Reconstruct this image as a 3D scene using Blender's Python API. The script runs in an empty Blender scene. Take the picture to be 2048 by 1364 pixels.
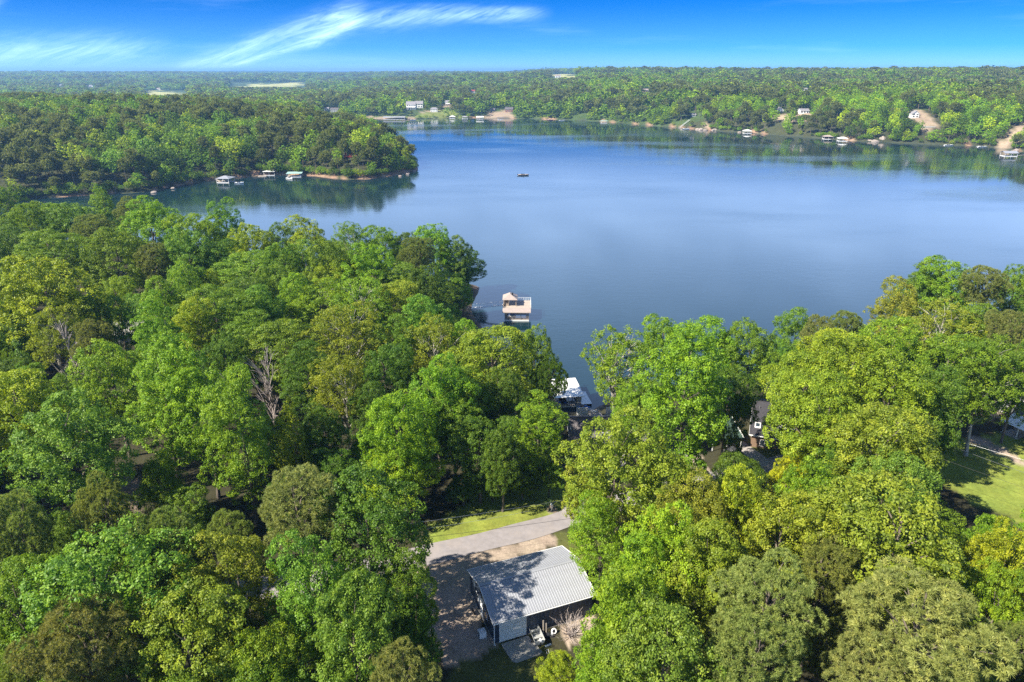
import bpy, math, random
import numpy as np
from mathutils import Vector
rng = np.random.default_rng(7)
random.seed(7)
SC = bpy.context.scene
COL = SC.collection
R = math.radians

# ------------------------------------------------------------------ camera, light, exposure
CZ, PITCH, FOC = 72.0, R(21.6), 1365.33
cam = bpy.data.objects.new('camera', bpy.data.cameras.new('camera'))
COL.objects.link(cam)
cam.location = (0, 0, CZ)
cam.rotation_euler = (R(90) - PITCH, 0, 0)
cam.data.lens, cam.data.sensor_width = 24.0, 36.0
cam.data.clip_start, cam.data.clip_end = 0.5, 60000
SC.camera = cam

SUN_EL, SUN_AZ = R(43), R(-117)           # azimuth clockwise from +Y: the sun stands to the left, a little behind
sun = bpy.data.objects.new('sun', bpy.data.lights.new('sun', 'SUN'))
COL.objects.link(sun)
sun.data.energy, sun.data.angle, sun.data.color = 4.6, R(0.55), (1.0, 0.93, 0.79)
sdir = Vector((math.sin(SUN_AZ) * math.cos(SUN_EL), math.cos(SUN_AZ) * math.cos(SUN_EL), math.sin(SUN_EL)))
sun.rotation_euler = (-sdir).to_track_quat('-Z', 'Y').to_euler()
sun.location = (-80, -40, 140)

W = bpy.data.worlds.new('World'); SC.world = W; W.use_nodes = True
nt = W.node_tree; N = nt.nodes; L = nt.links
bg = N['Background']; bg.inputs[1].default_value = 0.056
sky = N.new('ShaderNodeTexSky'); sky.sky_type = 'NISHITA'; sky.sun_disc = False
sky.sun_elevation, sky.sun_rotation = SUN_EL, SUN_AZ
sky.altitude, sky.air_density, sky.dust_density, sky.ozone_density = 8000, 1.0, 0.0, 6.0
hs = N.new('ShaderNodeHueSaturation'); hs.inputs['Saturation'].default_value = 1.42; hs.inputs['Hue'].default_value = 0.508
L.new(sky.outputs[0], hs.inputs['Color'])
def wm(op, a, b=None, c=None, clamp=False):
    n = N.new('ShaderNodeMath'); n.operation = op; n.use_clamp = clamp
    for i, v in enumerate((a, b, c)):
        if v is None: continue
        if isinstance(v, (int, float)): n.inputs[i].default_value = v
        else: L.new(v, n.inputs[i])
    return n.outputs[0]
tc = N.new('ShaderNodeTexCoord'); sp = N.new('ShaderNodeSeparateXYZ'); L.new(tc.outputs['Generated'], sp.inputs[0])
# azimuth and elevation in degrees of the direction looked at
az = wm('MULTIPLY', wm('ARCTAN2', sp.outputs[0], sp.outputs[1]), 57.2958)
el = wm('MULTIPLY', wm('ARCSINE', sp.outputs[2]), 57.2958)
def wnoise(x, y, scale, detail=6, rough=0.6, dist=0.0):
    cb = N.new('ShaderNodeCombineXYZ'); L.new(x, cb.inputs[0]); L.new(y, cb.inputs[1])
    n = N.new('ShaderNodeTexNoise'); n.inputs['Scale'].default_value = scale; n.inputs['Detail'].default_value = detail
    n.inputs['Roughness'].default_value = rough; n.inputs['Distortion'].default_value = dist
    L.new(cb.outputs[0], n.inputs['Vector']); return n.outputs[0]
def wstep(v, a, b):
    n = N.new('ShaderNodeMapRange'); n.interpolation_type = 'SMOOTHSTEP'
    n.inputs['From Min'].default_value = a; n.inputs['From Max'].default_value = b
    L.new(v, n.inputs['Value']); return n.outputs[0]
def band(a0, e0, a1, e1, w0, w1, curve=0.0):
    """a feathered streak of cirrus from (azimuth, elevation) to (azimuth, elevation)"""
    t = wm('DIVIDE', wm('SUBTRACT', az, a0), a1 - a0)
    line = wm('ADD', wm('MULTIPLY_ADD', t, e1 - e0, e0), wm('MULTIPLY', wm('MULTIPLY', t, wm('SUBTRACT', 1.0, t)), curve))
    wob = wm('MULTIPLY', wm('SUBTRACT', wnoise(wm('MULTIPLY', az, 0.16), el, 1.0, 5), 0.5), 1.1)
    dd = wm('ABSOLUTE', wm('SUBTRACT', wm('ADD', el, wob), line))
    wd = wm('MAXIMUM', wm('MULTIPLY_ADD', t, w1 - w0, w0), 0.08)
    prof = wm('POWER', 2.718, wm('MULTIPLY', wm('POWER', wm('DIVIDE', dd, wd), 2.0), -1.0))
    ends = wm('MULTIPLY', wstep(t, -0.05, 0.12), wm('SUBTRACT', 1.0, wstep(t, 0.85, 1.05)))
    return wm('MULTIPLY', prof, ends)
along = wm('SUBTRACT', az, wm('MULTIPLY', el, 1.6))
fib = wnoise(wm('MULTIPLY', az, 0.13), wm('SUBTRACT', el, wm('MULTIPLY', az, 0.33)), 1.9, 9, 0.68, 1.1)
fibm = wstep(fib, 0.22, 0.75)
b1 = wm('MULTIPLY', band(-25.0, -0.2, -11.0, 4.3, 0.45, 0.75, 0.5), 0.34)
b2 = wm('MULTIPLY', band(-22.5, 0.0, -11.0, 3.6, 0.22, 0.50, -0.9), 0.46)
b3 = wm('MULTIPLY', band(-14.5, 3.3, 2.6, 4.0, 0.70, 0.42, 0.9), 0.34)
b4 = wm('MULTIPLY', band(-37.5, 1.2, -33.0, 5.6, 0.9, 0.6), 0.30)
b5 = wm('MULTIPLY', band(-48.0, 0.4, -25.0, 1.6, 0.9, 0.8), 0.26)
streak = wm('MULTIPLY', wm('ADD', wm('ADD', wm('ADD', b1, b2), wm('ADD', b3, b4)), b5), wm('MULTIPLY_ADD', fibm, 0.98, 0.12))
# the thin veil of high cloud that the lake mirrors, all round the sky above the frame
veil_n = wnoise(wm('MULTIPLY', az, 0.045), wm('SUBTRACT', wm('MULTIPLY', el, 0.10), wm('MULTIPLY', az, 0.02)), 1.0, 6, 0.6, 0.3)
veil = wm('MULTIPLY', wm('MULTIPLY', wstep(el, 4.9, 9.5), wm('MULTIPLY_ADD', wstep(veil_n, 0.3, 0.75), 0.30, 0.50)), wm('SUBTRACT', 1.0, wm('MULTIPLY', wstep(el, 9.0, 40.0), 0.9)))
hor = wm('MULTIPLY', wm('SUBTRACT', 1.0, wstep(el, -0.5, 5.5)), 0.11)
low = wm('MULTIPLY', wstep(wnoise(wm('MULTIPLY', az, 0.05), wm('MULTIPLY', el, 0.5), 1.0, 6), 0.5, 0.85), 0.16)
cl = wm('MINIMUM', wm('ADD', wm('ADD', streak, veil), wm('ADD', low, hor)), 0.93)
mx = N.new('ShaderNodeMix'); mx.data_type = 'RGBA'
L.new(cl, mx.inputs['Factor']); L.new(hs.outputs[0], mx.inputs['A']); mx.inputs['B'].default_value = (8.8, 12.7, 20.0, 1)
L.new(mx.outputs['Result'], bg.inputs[0])

vs = SC.view_settings
vs.view_transform, vs.look, vs.gamma, vs.use_curve_mapping, vs.exposure = 'Standard', 'None', 1.0, False, 1.52
SC.render.engine = 'CYCLES'
cy = SC.cycles
cy.max_bounces, cy.diffuse_bounces, cy.glossy_bounces, cy.transmission_bounces, cy.volume_bounces = 8, 4, 2, 4, 0
cy.transparent_max_bounces = 6
cy.use_adaptive_sampling = False
cy.use_denoising = False
cy.sample_clamp_indirect = 4.0

# ------------------------------------------------------------------ helpers
def tag(o, label=None, cat=None, group=None, kind=None):
    for k, v in (('label', label), ('category', cat), ('group', group), ('kind', kind)):
        if v: o[k] = v
    return o
def empty(name, loc, rz=0.0, label=None, cat=None, group=None):
    o = bpy.data.objects.new(name, None); COL.objects.link(o)
    o.location = loc; o.rotation_euler = (0, 0, rz); o.empty_display_size = 0.3
    return tag(o, label, cat, group)
def link(name, me, parent=None, loc=None, rot=None):
    o = bpy.data.objects.new(name, me); COL.objects.link(o)
    if parent: o.parent = parent
    if loc is not None: o.location = loc
    if rot is not None: o.rotation_euler = rot
    return o
def np_mesh(name, V, Q, mat=None, tint=None, smooth=False):
    """mesh from an (n,3) array and an (m,k) face array"""
    me = bpy.data.meshes.new(name); V = np.asarray(V, np.float32); Q = np.asarray(Q, np.int32)
    me.vertices.add(len(V)); me.vertices.foreach_set('co', V.ravel())
    k = Q.shape[1]
    me.loops.add(Q.size); me.loops.foreach_set('vertex_index', Q.ravel())
    me.polygons.add(len(Q)); me.polygons.foreach_set('loop_start', np.arange(0, Q.size, k, dtype=np.int32))
    if smooth: me.polygons.foreach_set('use_smooth', np.ones(len(Q), bool))
    me.update(calc_edges=True)
    if tint is not None:
        a = me.attributes.new('tint', 'FLOAT', 'FACE'); a.data.foreach_set('value', np.asarray(tint, np.float32))
    if mat: me.materials.append(mat)
    return me
class MB:
    """collects boxes, prisms and tubes into one mesh"""
    def __init__(s): s.v = []; s.f = []
    def add(s, vs, fs):
        o = len(s.v); s.v += [tuple(p) for p in vs]; s.f += [tuple(i + o for i in f) for f in fs]; return s
    def box(s, x0, x1, y0, y1, z0, z1):
        return s.add([(x0, y0, z0), (x1, y0, z0), (x1, y1, z0), (x0, y1, z0), (x0, y0, z1), (x1, y0, z1), (x1, y1, z1), (x0, y1, z1)],
                     [(0, 3, 2, 1), (4, 5, 6, 7), (0, 1, 5, 4), (1, 2, 6, 5), (2, 3, 7, 6), (3, 0, 4, 7)])
    def hexa(s, p):       # eight corners, bottom four then top four
        return s.add(p, [(0, 3, 2, 1), (4, 5, 6, 7), (0, 1, 5, 4), (1, 2, 6, 5), (2, 3, 7, 6), (3, 0, 4, 7)])
    def slab(s, a, b, c, d, t):   # a quad given thickness t along its normal (downwards)
        a, b, c, d = map(Vector, (a, b, c, d)); n = (b - a).cross(d - a).normalized() * t
        return s.hexa([a - n, b - n, c - n, d - n, a, b, c, d])
    def extrude(s, poly, axis, h0, h1):
        """polygon in the two other axes, extruded along axis 'x','y' or 'z'"""
        n = len(poly)
        def P(q, h): return (h, q[0], q[1]) if axis == 'x' else ((q[0], h, q[1]) if axis == 'y' else (q[0], q[1], h))
        vs = [P(q, h0) for q in poly] + [P(q, h1) for q in poly]
        fs = [tuple(range(n))[::-1], tuple(range(n, 2 * n))] + [(i, (i + 1) % n, (i + 1) % n + n, i + n) for i in range(n)]
        return s.add(vs, fs)
    def tube(s, pts, rad, n=6):
        pts = [Vector(p) for p in pts]
        if not isinstance(rad, (list, tuple)): rad = [rad] * len(pts)
        vs = []; fs = []
        for i, p in enumerate(pts):
            t = (pts[min(i + 1, len(pts) - 1)] - pts[max(i - 1, 0)]).normalized()
            u = t.orthogonal().normalized(); w = t.cross(u)
            for k in range(n):
                a = 2 * math.pi * k / n; vs.append(p + (u * math.cos(a) + w * math.sin(a)) * rad[i])
        for i in range(len(pts) - 1):
            for k in range(n): fs.append((i * n + k, i * n + (k + 1) % n, (i + 1) * n + (k + 1) % n, (i + 1) * n + k))
        fs += [tuple(range(n))[::-1], tuple(range((len(pts) - 1) * n, len(pts) * n))]
        return s.add(vs, fs)
    def ring(s, c, r, t, axis='x', n=14, m=6):
        vs = []; fs = []
        for i in range(n):
            a = 2 * math.pi * i / n
            for j in range(m):
                b = 2 * math.pi * j / m; q = r + t * math.cos(b); h = t * 0.9 * math.sin(b)
                p = (h, q * math.cos(a), q * math.sin(a)) if axis == 'x' else ((q * math.cos(a), h, q * math.sin(a)) if axis == 'y' else (q * math.cos(a), q * math.sin(a), h))
                vs.append((c[0] + p[0], c[1] + p[1], c[2] + p[2]))
                fs.append((i * m + j, ((i + 1) % n) * m + j, ((i + 1) % n) * m + (j + 1) % m, i * m + (j + 1) % m))
        return s.add(vs, fs)
    def mesh(s, name, mat):
        me = bpy.data.meshes.new(name); me.from_pydata(s.v, [], s.f)
        me.materials.append(mat); me.update(); return me
    def build(s, name, mat, parent=None, loc=None, rot=None):
        return link(name, s.mesh(name, mat), parent, loc, rot)
def bevel(o, w=0.02, seg=1):
    m = o.modifiers.new('bevel', 'BEVEL'); m.width = w; m.segments = seg; m.limit_method = 'ANGLE'; return o

def nodes(m):
    m.use_nodes = True; return m.node_tree, m.node_tree.nodes, m.node_tree.links, m.node_tree.nodes['Principled BSDF']
def mat(name, col, rough=0.7, metal=0.0, var=0.15, scale=2.0, bump=0.0, spec=0.4, dirt=None, dscale=0.6):
    """principled material with two scales of noise wear, optional stain colour"""
    m = bpy.data.materials.new(name); t, n, l, b = nodes(m)
    tcx = n.new('ShaderNodeTexCoord')
    n1 = n.new('ShaderNodeTexNoise'); n1.inputs['Scale'].default_value = scale; n1.inputs['Detail'].default_value = 6; n1.inputs['Roughness'].default_value = 0.65
    l.new(tcx.outputs['Object'], n1.inputs['Vector'])
    r = n.new('ShaderNodeValToRGB'); c = np.array(col)
    r.color_ramp.elements[0].position, r.color_ramp.elements[1].position = 0.3, 0.72
    r.color_ramp.elements[0].color = (*np.clip(c * (1 - var), 0, 1), 1); r.color_ramp.elements[1].color = (*np.clip(c * (1 + var), 0, 1), 1)
    l.new(n1.outputs[0], r.inputs[0]); out = r.outputs[0]
    if dirt is not None:
        n2 = n.new('ShaderNodeTexNoise'); n2.inputs['Scale'].default_value = dscale; n2.inputs['Detail'].default_value = 8; n2.inputs['Roughness'].default_value = 0.7
        l.new(tcx.outputs['Object'], n2.inputs['Vector'])
        mr = n.new('ShaderNodeMapRange'); mr.inputs['From Min'].default_value = 0.48; mr.inputs['From Max'].default_value = 0.72; mr.inputs['To Max'].default_value = 0.75
        l.new(n2.outputs[0], mr.inputs[0])
        mm = n.new('ShaderNodeMix'); mm.data_type = 'RGBA'; l.new(mr.outputs[0], mm.inputs['Factor']); l.new(out, mm.inputs['A']); mm.inputs['B'].default_value = (*dirt, 1)
        out = mm.outputs['Result']
    l.new(out, b.inputs['Base Color'])
    b.inputs['Roughness'].default_value = rough; b.inputs['Metallic'].default_value = metal; b.inputs['Specular IOR Level'].default_value = spec
    if bump:
        bp = n.new('ShaderNodeBump'); bp.inputs['Strength'].default_value = bump; bp.inputs['Distance'].default_value = 0.05
        n3 = n.new('ShaderNodeTexNoise'); n3.inputs['Scale'].default_value = scale * 6; n3.inputs['Detail'].default_value = 4
        l.new(tcx.outputs['Object'], n3.inputs['Vector']); l.new(n3.outputs[0], bp.inputs['Height']); l.new(bp.outputs[0], b.inputs['Normal'])
    return m
M = dict(
    metal_roof=mat('pale_metal_roof', (0.33, 0.34, 0.375), 0.42, 0.25, 0.07, 0.8, 0, 0.5, (0.26, 0.26, 0.28), 0.35),
    navy=mat('navy_siding', (0.035, 0.05, 0.075), 0.5, 0.1, 0.2, 1.5),
    white=mat('white_paint', (0.78, 0.78, 0.77), 0.5, 0, 0.05, 1.5, 0, 0.4, (0.6, 0.58, 0.54), 0.8),
    cream=mat('cream_door_paint', (0.66, 0.67, 0.64), 0.5, 0, 0.05, 1.0),
    concrete=mat('weathered_concrete', (0.30, 0.29, 0.27), 0.85, 0, 0.2, 1.6, 0.2, 0.3, (0.20, 0.18, 0.15), 0.5),
    shingle=mat('dark_shingle', (0.115, 0.105, 0.115), 0.9, 0, 0.28, 3.5, 0.3, 0.2, (0.17, 0.15, 0.14), 0.5),
    shade_shingle=mat('shade_darkened_shingle', (0.05, 0.048, 0.056), 0.9, 0, 0.28, 3.5, 0.3, 0.2),  # dark shingle, deepened further to carry the tree shade
    shingle_grey=mat('grey_shingle', (0.24, 0.23, 0.245), 0.9, 0, 0.2, 3.5, 0.3, 0.2),
    tan_roof=mat('tan_shingle', (0.30, 0.25, 0.23), 0.85, 0, 0.12, 1.2, 0.1, 0.3),
    deck=mat('weathered_deck', (0.34, 0.29, 0.245), 0.8, 0, 0.15, 1.5, 0.1, 0.3),
    wood=mat('brown_wood', (0.20, 0.13, 0.085), 0.75, 0, 0.25, 3.0, 0.1),
    dark=mat('dark_plastic', (0.02, 0.021, 0.024), 0.5, 0, 0.2, 3.0),
    rubber=mat('black_rubber', (0.018, 0.018, 0.018), 0.85, 0, 0.2, 6.0),
    steel=mat('galvanised_steel', (0.45, 0.46, 0.47), 0.4, 0.8, 0.12, 3.0),
    alu=mat('dull_aluminium', (0.55, 0.56, 0.55), 0.45, 0.5, 0.1, 1.5, 0, 0.5, (0.38, 0.38, 0.35), 1.2),
    blue=mat('blue_cover', (0.03, 0.15, 0.55), 0.6, 0, 0.15, 2.0),
    red=mat('red_paint', (0.28, 0.05, 0.035), 0.6, 0, 0.15, 2.0),
    glass=mat('window_glass', (0.03, 0.04, 0.05), 0.08, 0, 0.2, 1.0, 0, 0.8),
    tan_wall=mat('tan_wall', (0.32, 0.25, 0.19), 0.8, 0, 0.12, 1.5),
    grey_wall=mat('grey_wall', (0.38, 0.38, 0.38), 0.8, 0, 0.1, 1.5),
    brick=mat('red_brown_wall', (0.26, 0.12, 0.08), 0.85, 0, 0.2, 2.0),
    green_metal=mat('green_metal_roof', (0.07, 0.115, 0.09), 0.45, 0.3, 0.15, 1.0),  # green darkened for the tree shade over the carport
    teal=mat('teal_metal_roof', (0.33, 0.50, 0.47), 0.5, 0.2, 0.1, 1.0),
    bark=mat('grey_brown_bark', (0.13, 0.105, 0.085), 0.9, 0, 0.35, 4.0, 0.4),
    pale_bark=mat('pale_bark', (0.30, 0.28, 0.24), 0.85, 0, 0.3, 3.0, 0.3),
    dead_bark=mat('bleached_dead_wood', (0.34, 0.29, 0.27), 0.9, 0, 0.25, 4.0, 0.3),
    rock=mat('limestone_boulder', (0.26, 0.22, 0.19), 0.9, 0, 0.3, 0.8, 0.5, 0.2, (0.22, 0.15, 0.11), 0.4),
    foam=mat('white_float', (0.7, 0.72, 0.72), 0.6, 0, 0.06, 1.0),
    mulch=mat('mulch', (0.07, 0.05, 0.04), 0.95, 0, 0.3, 5.0, 0.4),
)

# ------------------------------------------------------------------ projection of photograph pixels onto the place, lake and terrain
CP, SP = math.cos(PITCH), math.sin(PITCH)
def ray(px, py):
    u = (px - 1024) / FOC; v = -(py - 682) / FOC
    return np.array([u, CP + v * SP, -SP + v * CP])
def un(px, py, z=0.0):
    d = ray(px, py); t = (z - CZ) / d[2]; return np.array([d[0] * t, d[1] * t, z])
def proj(x, y, z):
    dz = z - CZ; f = y * CP - dz * SP
    return 1024 + FOC * x / f, 682 - FOC * (y * SP + dz * CP) / f, f
SHORE = [(1200,815),(1225,798),(1255,782),(1320,772),(1420,768),(1540,770),(1640,770),(1700,725),(1735,685),(1775,652),(1850,636),(1950,630),(2060,626),(2400,632),
         (2750,560),(2560,420),(2300,332),(2120,308),(2040,303),(1995,296),(1960,292),(1880,290),(1800,286),(1720,283),(1640,277),(1570,271),(1500,266),(1420,261),(1350,255),(1270,248),(1200,243),(1100,238),
         (1030,237),(960,236),(900,236),(850,238),(800,239),(760,238),(720,236),(690,235),(655,233),(650,240),(690,247),(735,262),(765,280),(800,300),(822,318),(838,332),(830,342),(790,352),(725,360),(655,357),(605,350),(530,350),(445,358),(350,371),(292,385),(180,390),(92,396),(25,402),(-60,420),(-70,452),(-10,478),(80,498),(190,508),(300,518),(400,528),(500,535),(600,543),(700,547),(800,553),(890,560),(935,566),(962,576),(952,594),(940,612),(950,640),(985,680),(1020,722),(1058,765),(1085,800),(1120,822),(1160,826)]
P = np.array([un(a, b)[:2] for a, b in SHORE])
def chaikin(P):
    Q = np.roll(P, -1, 0); return np.stack([P * .75 + Q * .25, P * .25 + Q * .75], 1).reshape(-1, 2)
P = chaikin(chaikin(P))
nP = np.roll(P, -1, 0) - np.roll(P, 1, 0); nP = np.stack([nP[:, 1], -nP[:, 0]], 1); nP /= np.linalg.norm(nP, axis=1)[:, None] + 1e-9
amp = np.clip((P[:, 1] - 160) / 260, 0.25, 3.2)
P = P + nP * (rng.normal(0, 1, len(P)) * amp)[:, None]
LAKE = P
def sdf(X, Y):
    """signed distance to the shore: positive on land"""
    X = np.atleast_1d(np.asarray(X, float)); Y = np.atleast_1d(np.asarray(Y, float))
    out = np.empty(X.shape); fx = X.ravel(); fy = Y.ravel(); res = np.empty(len(fx))
    A = LAKE; B = np.roll(LAKE, -1, 0)
    for s in range(0, len(fx), 20000):
        x = fx[s:s + 20000, None]; y = fy[s:s + 20000, None]
        dx, dy = (B - A).T; t = np.clip(((x - A[:, 0]) * dx + (y - A[:, 1]) * dy) / (dx * dx + dy * dy + 1e-12), 0, 1)
        d = np.sqrt(((x - A[:, 0] - t * dx) ** 2 + (y - A[:, 1] - t * dy) ** 2).min(1))
        cr = ((A[:, 1] > y) != (B[:, 1] > y)) & (x < (B[:, 0] - A[:, 0]) * (y - A[:, 1]) / (B[:, 1] - A[:, 1] + 1e-12) + A[:, 0])
        res[s:s + 20000] = np.where(cr.sum(1) % 2 == 1, -d, d)
    return res.reshape(out.shape)
def vnoise(x, y, seed=0):
    """smooth value noise on a unit lattice"""
    xi = np.floor(x).astype(np.int64); yi = np.floor(y).astype(np.int64); fx = x - xi; fy = y - yi
    fx = fx * fx * (3 - 2 * fx); fy = fy * fy * (3 - 2 * fy)
    def hsh(a, b):
        h = (a * 374761393 + b * 668265263 + seed * 69069) & 0xFFFFFFFF; h = ((h ^ (h >> 13)) * 1274126177) & 0xFFFFFFFF
        return ((h ^ (h >> 16)) & 0xFFFF) / 65535.0
    return (hsh(xi, yi) * (1 - fx) + hsh(xi + 1, yi) * fx) * (1 - fy) + (hsh(xi, yi + 1) * (1 - fx) + hsh(xi + 1, yi + 1) * fx) * fy
def sst(a, b, v):
    t = np.clip((v - a) / (b - a), 0, 1); return t * t * (3 - 2 * t)
def height(x, y, d=None):
    x = np.asarray(x, float); y = np.asarray(y, float)
    if d is None: d = sdf(x, y).reshape(x.shape)
    dp = np.maximum(d, 0)
    near = 11.4 * (1 - np.exp(-dp / 30)) + 6 * sst(-40, -170, x) * (1 - np.exp(-dp / 60)) + 0.4 * (vnoise(x / 30, y / 30, 3) - .5) * sst(5, 40, dp)
    pen = 30 * (1 - np.exp(-dp / 85)) + 3 * (vnoise(x / 70, y / 70, 5) - .5) * sst(5, 60, dp)
    rr = np.hypot(x, y)
    bluff = 12 + 18 * sst(-60, 260, x)
    valley = sst(-.02, -.32, x / (y + 1.)) * sst(1150, 1500, rr) * (1 - sst(3200, 5200, rr))
    far = bluff * (1 - np.exp(-dp / 55)) + (23 * sst(0, 1500, dp) + 5 * sst(1200, 5000, dp)) * (1 - .85 * valley) \
        + (vnoise(x / 420, y / 420, 11) - .5) * 17 * sst(60, 900, dp) * (1 - .5 * valley) + (vnoise(x / 1500, y / 1500, 12) - .5) * 28 * sst(1200, 4500, dp) - 9 * valley * sst(0, 500, dp)
    wp = sst(330, 385, y); wf = sst(780, 960, y + 0.35 * np.maximum(x, 0) * sst(300, 500, y))
    h = near * (1 - wp) + pen * wp * (1 - wf) + far * wf
    return np.where(d > 0, 0.12 * np.minimum(dp, 1) + h, -3 * (1 - np.exp(np.minimum(d, 0) / 10)))
def hz(x, y): return float(height(np.array([x]), np.array([y]))[0])
def ung(px, py):
    """where the line of sight through a pixel of the photograph meets the ground"""
    d = ray(px, py); t = np.concatenate([np.arange(30, 400, 1.0), np.geomspace(400, 12000, 900)])
    q = d[None] * t[:, None]; z = CZ + q[:, 2]; g = height(q[:, 0], q[:, 1]); k = np.argmax(z < g)
    if not (z < g).any(): k = len(t) - 1
    a, b = z[k - 1] - g[k - 1], z[k] - g[k]; s = t[k - 1] + (t[k] - t[k - 1]) * a / (a - b + 1e-9)
    x, y = d[0] * s, d[1] * s; return np.array([x, y, hz(x, y)])
def inpoly(X, Y, poly):
    r = np.zeros(np.shape(X), bool); n = len(poly)
    for i in range(n):
        (x0, y0), (x1, y1) = poly[i], poly[(i + 1) % n]
        c = ((y0 > Y) != (y1 > Y)) & (X < (x1 - x0) * (Y - y0) / (y1 - y0 + 1e-12) + x0); r ^= c
    return r
def gpoly(pts): return [tuple(ung(a, b)[:2]) for a, b in pts]

# ------------------------------------------------------------------ ground: one sheet out to the horizon, cover painted by what grows or lies there, with tree shade put into some tones
LAWNS = [gpoly([(860,1052),(905,1018),(960,985),(1060,985),(1120,968),(1175,985),(1148,1005),(1135,1028),(1050,1050),(885,1089),(850,1094)]),
         gpoly([(1830,925),(1900,880),(1985,868),(2200,905),(2300,1080),(2048,1050),(1950,1010)]),
         ]
SHADE_TINTED_GRASS = [gpoly([(1105,1070),(1170,1062),(1230,1090),(1180,1130),(1110,1090)]), gpoly([(900,1364),(905,1280),(985,1285),(1060,1275),(1130,1300),(1120,1400),(900,1420)]), gpoly([(1495,880),(1570,885),(1570,920),(1520,930)])]
TRACK = [gpoly([(100,830),(150,815),(200,850),(130,860)]), gpoly([(225,940),(262,935),(285,990),(262,1060),(300,1075),(250,1075)])]
DIRT = [gpoly([(820,1150),(850,1118),(960,1102),(1100,1062),(1112,1092),(1000,1125),(945,1150),(965,1230),(985,1285),(930,1330),(880,1330),(850,1240)]),
        gpoly([(1110,1255),(1150,1225),(1200,1220),(1200,1280),(1140,1300)]),
        gpoly([(1340,905),(1380,890),(1420,950),(1350,960)]), gpoly([(1930,880),(1950,872),(2060,925),(2048,932)]),
        gpoly([(1085,1012),(1115,1012),(1115,1026),(1085,1026)]), gpoly([(1870,800),(1960,790),(2010,810),(1990,840),(1900,830)])]
FIELDS = [[(268,188),(300,181),(345,184),(372,189),(330,195),(280,194)], [(440,176),(520,168),(600,164),(612,169),(560,175),(460,180)], [(1100,150),(1150,148),(1152,158),(1108,164)],
          [(236,165),(280,163),(290,165),(240,168)]]
FIELDW = [gpoly(f) for f in FIELDS]
GRASSW = [gpoly(f) for f in ([(818,234),(842,226),(885,219),(905,222),(925,235)], [(770,233),(800,230),(818,234),(800,237)])]
SANDW = [gpoly(f) for f in ([(695,236),(760,233),(800,234),(835,236),(800,240),(700,240)], [(818,236),(850,227),(862,227),(835,237)], [(966,237),(985,222),(1020,220),(1030,237)],
         [(1800,222),(1840,218),(1875,250),(1862,268),(1845,262)], [(1395,262),(1420,245),(1415,262)], [(1985,300),(2020,262),(2048,245),(2090,240),(2040,275),(2010,302)], [(870,214),(905,206),(910,218)], [(1535,232),(1625,225),(1630,238),(1560,243)], [(838,226),(880,216),(905,226),(880,232)])]
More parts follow.
